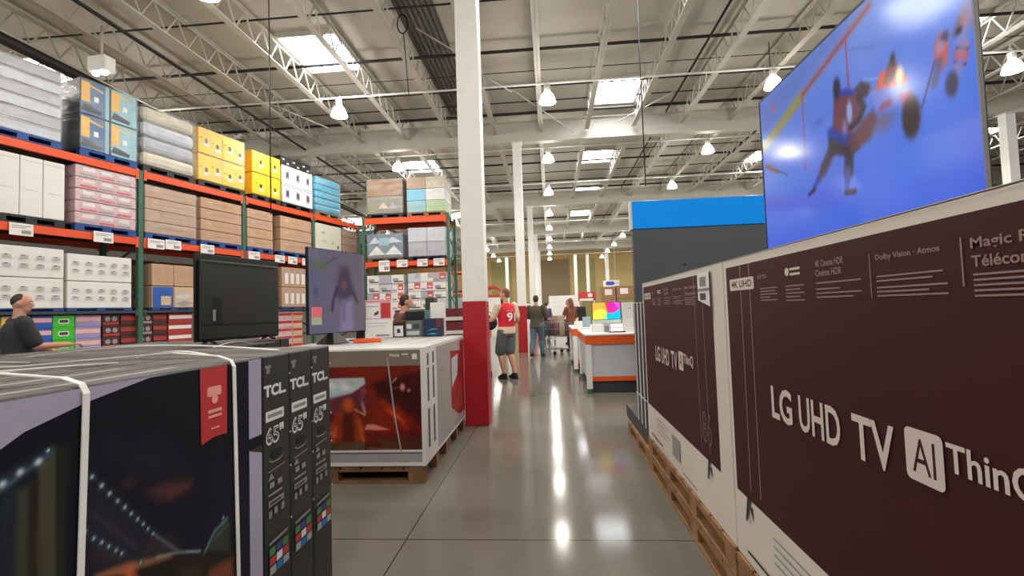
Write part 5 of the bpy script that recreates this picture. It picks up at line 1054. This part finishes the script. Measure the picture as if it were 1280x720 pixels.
def person(label, loc, rot, h=1.76, pose=None, hair='short', hairm=HAIRB, shirt=None, sleeve=0.55, pants=None, pantlen=0.95, shoe=None, build=1.0, female=False, headturn=0.0, lean=0.0, group=None, hem=0.90, undershirt=None, legs=True):
    R = thing('person', label, 'person', loc, rot, group); k = h/1.76; B = build
    J = dict(hipL=(-0.095, 0, 0.92), kneeL=(-0.105, 0.02, 0.50), ankL=(-0.11, -0.02, 0.09), hipR=(0.095, 0, 0.92), kneeR=(0.105, 0.02, 0.50), ankR=(0.11, -0.02, 0.09),
             shL=(-0.19*B, 0, 1.42), elL=(-0.24*B, -0.03, 1.13), wrL=(-0.23*B, 0.06, 0.88), shR=(0.19*B, 0, 1.42), elR=(0.24*B, -0.03, 1.13), wrR=(0.23*B, 0.06, 0.88))
    J.update(pose or {}); J = {a: Vector(b) for a, b in J.items()}
    lv = lambda z: lean*max(0, z-0.95)
    for a in ('shL', 'elL', 'wrL', 'shR', 'elR', 'wrR'): J[a] = J[a]+Vector((0, lv(1.42), 0)) if a.startswith('sh') else J[a]
    ch = 0.92 if female else 1.0
    tors = [(0, 0, 0.84, 0.135*B, 0.10*B), (0, 0, 0.90, 0.165*B, 0.115*B), (0, lv(1.0), 1.0, 0.155*B*ch, 0.11*B), (0, lv(1.1), 1.10, 0.145*B*ch, 0.105*B), (0, lv(1.22), 1.22, 0.158*B*ch, 0.115*B), (0, lv(1.32), 1.32, 0.165*B*ch, 0.115*B), (0, lv(1.4), 1.40, 0.160*B*ch, 0.09*B), (0, lv(1.45), 1.45, 0.10, 0.07), (0, lv(1.48)+0.0, 1.48, 0.06, 0.06)]
    hc = Vector((0, lv(1.62)+0.025, 1.645)); ct, st = math.cos(headturn), math.sin(headturn)
    def hd(x, y, z): return hc+Vector((x*ct-y*st, x*st+y*ct, z))
    mb = MB(); shell_loft(mb, tors)
    mb.tube([(0, lv(1.46), 1.44), hc+Vector((0, -0.02, -0.06))], [0.062, 0.055], SKIN, 14)
    mb.ball(hc+Vector((0, 0, 0.015)), 0.076, 0.094, 0.105, SKIN, 18, 12); mb.ball(hd(0, 0.03, -0.055), 0.052, 0.058, 0.055, SKIN, 14, 9)
    c = hd(0, 0.097, -0.012); mb.quadbox([c+Vector(q) for q in [(-0.016, -0.02, -0.02), (0.016, -0.02, -0.02), (0.014, 0.02, -0.02), (-0.014, 0.02, -0.02), (-0.008, -0.02, 0.03), (0.008, -0.02, 0.03), (0.006, -0.004, 0.03), (-0.006, -0.004, 0.03)]], SKIN)
    for s_ in (-1, 1): c = hd(0.078*s_, -0.005, 0.0); mb.ball(c, 0.011, 0.02, 0.032, SKIN, 10, 7)
    for sd in 'LR':
        s_ = -1 if sd == 'L' else 1
        limb(mb, [J['sh'+sd], J['el'+sd], J['wr'+sd]], [0.052*B, 0.040*B, 0.027*B])
        fd = (J['wr'+sd]-J['el'+sd]); hand(mb, J['wr'+sd], fd, s_, (0, 1, 0) if abs(fd.normalized().y) < 0.8 else (0, 0, -1))
        hp, kn, an = J['hip'+sd], J['knee'+sd], J['ank'+sd]
        cal = kn.lerp(an, 0.3)+Vector((0, -0.015, 0))
        limb(mb, [hp, hp.lerp(kn, 0.5), kn, cal, an], [0.092*B, 0.078*B, 0.056*B, 0.056*B, 0.036])
        mb.ball(an+Vector((0, 0.06, -0.055)), 0.038, 0.10, 0.03, SKIN, 12, 8)
    body = fuse(mb, 'body', R, SKIN, 0.010, 2)
    # face details
    mb = MB(); ey = mat('eye_white', (226, 222, 216), 0.3); ir = mat('iris_dark', (40, 28, 22), 0.3); lp = mat('lip', (160, 92, 82), 0.5)
    for s_ in (-1, 1):
        mb.ball(hd(0.030*s_, 0.083, 0.008), 0.012, 0.008, 0.008, ey, 8, 6); mb.ball(hd(0.030*s_, 0.090, 0.008), 0.005, 0.004, 0.005, ir, 8, 6)
        mb.bar(hd(0.016*s_, 0.092, 0.028), hd(0.046*s_, 0.080, 0.027), 0.006, 0.006, hairm)
    mb.bar(hd(-0.020, 0.090, -0.058), hd(0.020, 0.090, -0.058), 0.008, 0.010, lp); mb.build('face_features', R)
    # hair
    mb = MB(); mb.ball(hd(0, -0.016, 0.032), *((0.0775, 0.088, 0.091) if hair == 'buzz' else (0.081, 0.092, 0.098)), hairm, 18, 12)
    if hair == 'short': mb.ball(hd(0, -0.035, -0.01), 0.074, 0.070, 0.075, hairm, 14, 9)
    if hair == 'buzz': pass
    if hair == 'long':
        mb.ball(hd(0, -0.045, -0.02), 0.088, 0.07, 0.10, hairm, 14, 9)
        mb.tube([hd(0, -0.05, 0), hd(0, -0.075, -0.12), hd(0, -0.085, -0.25), hd(0, -0.08, -0.34)], [0.08, 0.085, 0.07, 0.03], hairm, 14)
    ho = fuse(mb, 'hair', R, hairm, 0.008, 2)
    # carve the face out of the hair: drop hair in front of the forehead line
    bm = bmesh.new(); bm.from_mesh(ho.data)
    dl = []
    for v in bm.verts:
        l = v.co-hc; y = -l.x*st+l.y*ct
        if y > 0.045 and l.z < 0.065: v.co += -Vector((-st, ct, 0))*min(0.06, (y-0.045)*1.2)
    bm.to_mesh(ho.data); bm.free()
    # shirt
    if shirt:
        mb = MB(); g = 0.016
        rr = [(cx, cy, z, rx+g, ry+g) for (cx, cy, z, rx, ry) in tors if z >= hem-0.001 and z < 1.46]
        if hem < 0.89: rr = [(0, 0, hem, 0.175*B+g, 0.125*B+g)]+[(cx, cy, z, rx+g, ry+g) for (cx, cy, z, rx, ry) in tors if z > 0.89 and z < 1.46]
        rr.append((0, lv(1.47), 1.475, 0.072, 0.068)); shell_loft(mb, rr)
        for sd in 'LR':
            a, b, c = J['sh'+sd], J['el'+sd], J['wr'+sd]
            if sleeve <= 0.02: mb.ball(a+Vector((0.045 if sd == 'L' else -0.045, 0, -0.005)), 0.05*B, 0.06, 0.055, SKIN, 10, 7); continue
            if sleeve <= 1: limb(mb, [a, a.lerp(b, sleeve)], [0.056*B+g, 0.050*B+g])
            else: limb(mb, [a, b, b.lerp(c, min(1, sleeve-1))], [0.056*B+g, 0.046*B+g, 0.034*B+g])
        fuse(mb, 'shirt', R, shirt, 0.011, 3)
    if undershirt:
        um, us = undershirt; mb = MB(); shell_loft(mb, [(0, 0, hem-0.10, 0.175*B+0.010, 0.122*B+0.010), (0, 0, hem+0.04, 0.165*B+0.01, 0.115*B+0.01)]); fuse(mb, 'shirt_tail', R, um, 0.011, 2)
        for sd in 'LR':
            a, b, c = J['sh'+sd], J['el'+sd], J['wr'+sd]; mb = MB(); limb(mb, [a, a.lerp(b, us)], [0.070*B, 0.062*B]); fuse(mb, 'sleeve', R, um, 0.010, 2)
    if pants:
        mb = MB(); g = 0.013; shell_loft(mb, [(0, 0, 0.83, 0.14*B+g, 0.105*B+g), (0, 0, 0.90, 0.166*B+g, 0.117*B+g), (0, 0, 1.0, 0.156*B+g*.7, 0.112*B+g*.7)])
        for sd in 'LR':
            hp, kn, an = J['hip'+sd], J['knee'+sd], J['ank'+sd]
            if pantlen < 0.6: limb(mb, [hp, hp.lerp(kn, 0.5), hp.lerp(kn, pantlen*2)], [0.094*B+g, 0.088*B+g, 0.082*B+g])
            else: limb(mb, [hp, hp.lerp(kn, 0.5), kn, kn.lerp(an, 0.4), kn.lerp(an, (pantlen-0.5)*2)], [0.094*B+g, 0.080*B+g, 0.062*B+g, 0.062*B+g, 0.052+g*0.5])
        fuse(mb, 'trousers' if pantlen > 0.6 else 'shorts', R, pants, 0.011, 3)
    if shoe:
        for sd in 'LR':
            an = J['ank'+sd]; mb = MB(); z0 = an.z-0.09
            shell_loft(mb, [(an.x, an.y+0.055, z0+0.0, 0.046, 0.135), (an.x, an.y+0.055, z0+0.03, 0.048, 0.138), (an.x, an.y+0.05, z0+0.055, 0.044, 0.12), (an.x, an.y+0.02, z0+0.085, 0.042, 0.075), (an.x, an.y-0.0, z0+0.115, 0.042, 0.05)]); s = fuse(mb, 'shoe', R, shoe, 0.008, 2)
            mb = MB(); shell_loft(mb, [(an.x, an.y+0.055, z0-0.0, 0.050, 0.14), (an.x, an.y+0.055, z0+0.02, 0.050, 0.14)], BLACK); mb.build('sole', s)
    R.scale = (k, k, k)
    return R, J
JER = mat('jersey_red', (206, 20, 44), 0.7, var=0.08, scale=14, bump=0.3, bscale=8); CRM = mat('cream_cloth', (214, 196, 166), 0.8, var=0.06, bump=0.3, bscale=9); SHG = mat('shorts_grey', (92, 98, 100), 0.8, var=0.08, bump=0.3, bscale=9); OLV = mat('olive_jacket', (74, 68, 50), 0.8, var=0.15, bump=0.4, bscale=9); JEAN = mat('blue_jeans', (78, 98, 116), 0.8, var=0.12, bump=0.3, bscale=9); RUSTC = mat('rust_coat', (132, 74, 50), 0.8, var=0.15, bump=0.3, bscale=9); BLT = mat('charcoal_tshirt', (44, 46, 50), 0.8, var=0.08, bump=0.35, bscale=9); DKT = mat('dark_trousers', (38, 36, 38), 0.8); SHOE = mat('black_shoe', (26, 26, 28), 0.6)
HAIRS = mat('hair_sandy', (112, 74, 56), 0.7, var=0.2, scale=40)
# man in the red jersey, walking away and turned to the counter on his right-hand picture left
R, J = person('man in red sleeveless jersey with white number, grey shorts, walking by the column', (-0.90, 9.72, 0), 0.80, 1.82, pose=dict(elL=(-0.27, 0.10, 1.16), wrL=(-0.20, 0.33, 1.14), elR=(0.26, -0.04, 1.14), wrR=(0.22, 0.16, 1.0), kneeL=(-0.09, 0.12, 0.50), ankL=(-0.07, 0.02, 0.09), kneeR=(0.08, 0.02, 0.50), ankR=(0.05, -0.16, 0.10)), hair='short', hairm=HAIRS, shirt=JER, sleeve=0.02, undershirt=(CRM, 0.75), pants=SHG, pantlen=0.46, shoe=SHOE, build=1.12, headturn=0.45, hem=0.98)
mb = MB()
def back(x, z, ry=0.155, rx=0.20): return (x, -ry*math.sqrt(max(0, 1-(x/rx)**2))-0.008, z)
mb.text('91', lambda x, z: back(x, z), PWHITE, -0.10, 0.12, 1.12, 1.29, 0.03); mb.bar(back(-0.10, 1.325), back(0.12, 1.325), 0.012, 0.004, PWHITE); mb.build('jersey_number', R)
bg = MB(); p = R.matrix_basis @ Vector((-0.02, 0.42, 0.98)); bg.ball((0, 0, 0), 0.17, 0.12, 0.16, mat('dark_bag_cloth', (46, 44, 50), 0.7, var=0.3, scale=10)); bg.tube([(-0.08, 0, 0.13), (-0.04, 0, 0.22), (0.04, 0, 0.22), (0.08, 0, 0.13)], 0.01, DARK, 6)
o = fuse(bg, 'shopping_bag', None, mat('dark_bag_cloth', (46, 44, 50), 0.7), 0.012, 1); o.location = (-1.28, 10.0, 0.985+0.16); o.location.z = 1.0+0.13; tag(o, 'dark bag on the counter edge held by the man in red', 'bag')
# man with the cart
R, J = person('man in olive jacket and jeans pushing a cart away down the aisle', (-0.42, 14.05, 0), -0.35, 1.78, pose=dict(elL=(-0.27, 0.08, 1.14), wrL=(-0.14, 0.34, 1.06), elR=(0.27, 0.08, 1.14), wrR=(0.16, 0.34, 1.06), kneeL=(-0.10, -0.05, 0.50), ankL=(-0.10, -0.22, 0.12), kneeR=(0.10, 0.14, 0.50), ankR=(0.10, 0.12, 0.09)), hair='short', shirt=OLV, sleeve=1.9, pants=JEAN, pantlen=0.97, shoe=SHOE, build=1.12, hem=0.84)
person('woman with long brown hair in rust coat beside the far counter', (0.66, 15.7, 0), 0.6, 1.70, pose=dict(elL=(-0.24, 0.12, 1.14), wrL=(-0.12, 0.32, 1.08), elR=(0.24, 0.08, 1.12), wrR=(0.12, 0.28, 1.05)), hair='long', hairm=HAIRR, shirt=RUSTC, sleeve=1.9, pants=DKT, pantlen=0.97, shoe=SHOE, build=0.98, female=True, hem=0.80)
person('man in charcoal t-shirt with shaved head behind the dark box stacks', (-6.26, 5.2, 0), -0.55, 1.76, pose=dict(elR=(0.24, 0.12, 1.14), wrR=(0.20, 0.40, 1.14), elL=(-0.26, 0.05, 1.14), wrL=(-0.14, 0.30, 1.08)), hair='buzz', shirt=BLT, sleeve=0.8, pants=DKT, pantlen=0.97, shoe=SHOE, build=1.27, headturn=-0.4, hem=0.88)
person('dark-haired woman in brown top leaning behind the white product sign', (-2.28, 6.9, 0), -0.9, 1.66, pose=dict(elR=(0.20, 0.20, 1.14), wrR=(0.12, 0.42, 1.10), elL=(-0.22, 0.16, 1.14), wrL=(-0.10, 0.38, 1.10)), hair='short', shirt=mat('brown_top', (96, 54, 46), 0.8, bump=0.3, bscale=9), sleeve=0.6, pants=DKT, pantlen=0.97, shoe=SHOE, build=0.95, female=True, lean=0.25, headturn=-0.3, hem=0.86)
for k, (x, y, r, m, lab) in enumerate(((-0.2, 22.5, 0.2, mat('violet_coat', (84, 76, 104), 0.8), 'distant shopper in violet-grey top beyond the cart'), (0.72, 19.0, 1.4, DKT, 'distant shopper in black beside the rust-coated woman'), (1.7, 27.0, -2.8, DKT, 'distant shopper in black near the white portal'), (-3.6, 24.0, 2.0, GREYP, 'distant shopper in grey left of the second column'))):
    person(lab, (x, y, 0), r, 1.68+0.03*k, hair='short', shirt=m, sleeve=1.9, pants=DKT, pantlen=0.97, shoe=SHOE)
# shopping cart
def cart(loc, rot, label, group=None):
    o = thing('shopping_cart', label, 'cart', loc, rot, group); w, L = 0.56, 0.95
    mb = MB(); z0, z1 = 0.50, 1.0
    def wire(a, b, r=0.006): mb.tube([a, b], r, STEEL, 5)
    for i in range(9):
        t = i/8; wire((-w/2+w*t, 0, z0+0.05), (-w/2+w*t, L, z0)); wire((-w/2+w*t, L, z0), (-w/2+w*t, L+0.04, z1-0.1)); wire((-w/2+w*t, 0, z0+0.05), (-w/2+w*t, -0.02, z1))
    for i in range(13):
        t = i/12
        for s_ in (-1, 1): wire((s_*w/2, L*t, z0+0.05*(1-t)), (s_*w/2, (L+0.06)*t-0.02, z1-0.1*t))
    for zz in (0, 0.5, 1):
        za, zb = z0+0.05+(z1-z0-0.05)*zz, z0+(z1-0.1-z0)*zz
        for s_ in (-1, 1): wire((s_*w/2, 0, za), (s_*w/2, L+0.04*zz, zb), 0.008)
        wire((-w/2, L+0.04*zz, zb), (w/2, L+0.04*zz, zb), 0.008); wire((-w/2, 0, za), (w/2, 0, za), 0.008)
    mb.build('wire_basket', o)
    mb = MB()
    for s_ in (-1, 1): mb.tube([(s_*w/2, 0, z0+0.05), (s_*w*0.48, -0.12, 0.30), (s_*w*0.48, 0.0, 0.18), (s_*w*0.36, L-0.1, 0.14)], 0.014, STEEL, 8); mb.tube([(s_*w/2, -0.02, z1), (s_*w/2, -0.14, z1+0.04)], 0.012, STEEL, 8)
    mb.tube([(-w*0.48, -0.02, 0.18), (w*0.48, -0.02, 0.18)], 0.012, STEEL, 8); mb.tube([(-w*0.36, L-0.1, 0.14), (w*0.36, L-0.1, 0.14)], 0.012, STEEL, 8); mb.build('frame', o)
    MB().tube([(-w/2-0.02, -0.14, z1+0.04), (w/2+0.02, -0.14, z1+0.04)], 0.018, RED, 8).build('handle', o)
    for (x, y) in ((-w*0.46, 0.02), (w*0.46, 0.02), (-w*0.34, L-0.12), (w*0.34, L-0.12)):
        mb = MB(); mb.tube([(x-0.016, y, 0.062), (x+0.016, y, 0.062)], 0.062, BLACK, 14); mb.bar((x, y, 0.07), (x, y, 0.17), 0.02, 0.02, STEEL); mb.build('wheel', o)
    return o
cart((-0.12, 14.42, 0), -0.75, 'wire shopping cart pushed by the man in the olive jacket')
g = [mat('cart_goods_%s' % n, c, 0.6) for n, c in (('slate', (70, 74, 84)), ('wine', (104, 52, 52)), ('tan', (170, 150, 120)))]
for k, (dx, dy, s_, z, h_) in enumerate(((-0.13, 0.22, 0.2, 0.56, 0.50), (0.12, 0.22, 0.22, 0.56, 0.40), (0.0, 0.50, 0.28, 0.545, 0.62), (-0.1, 0.78, 0.22, 0.52, 0.52), (0.13, 0.78, 0.2, 0.52, 0.42))):
    c, s = math.cos(-0.75), math.sin(-0.75); o = MB().box(-s_/2, s_/2, -s_/2, s_/2, 0, h_, g[k % 3], 0.03).build('grocery_box'); o.location = (-0.12+c*dx-s*dy, 14.42+s*dx+c*dy, z+0.012); o.rotation_euler = (0, 0, -0.75+0.15*(k-2))
    tag(o, '%s in the wire cart' % ['slate grey box near the handle', 'wine red box near the handle', 'tall tan box in the middle', 'slate grey box at the cart front', 'wine red box at the cart front'][k], 'box')
cart((-0.1, 19.5, 0), 0.3, 'distant wire shopping cart farther down the aisle')
# ------------------------------------------------------------------ world and exposure
W = bpy.data.worlds.new('world'); S.world = W; W.use_nodes = True
bgn = W.node_tree.nodes['Background']; bgn.inputs[0].default_value = (0.86, 0.86, 0.88, 1); bgn.inputs[1].default_value = 0.38
S.view_settings.view_transform = 'Standard'; S.view_settings.look = 'None'; S.view_settings.exposure = 0.30; S.view_settings.gamma = 1; S.view_settings.use_curve_mapping = False
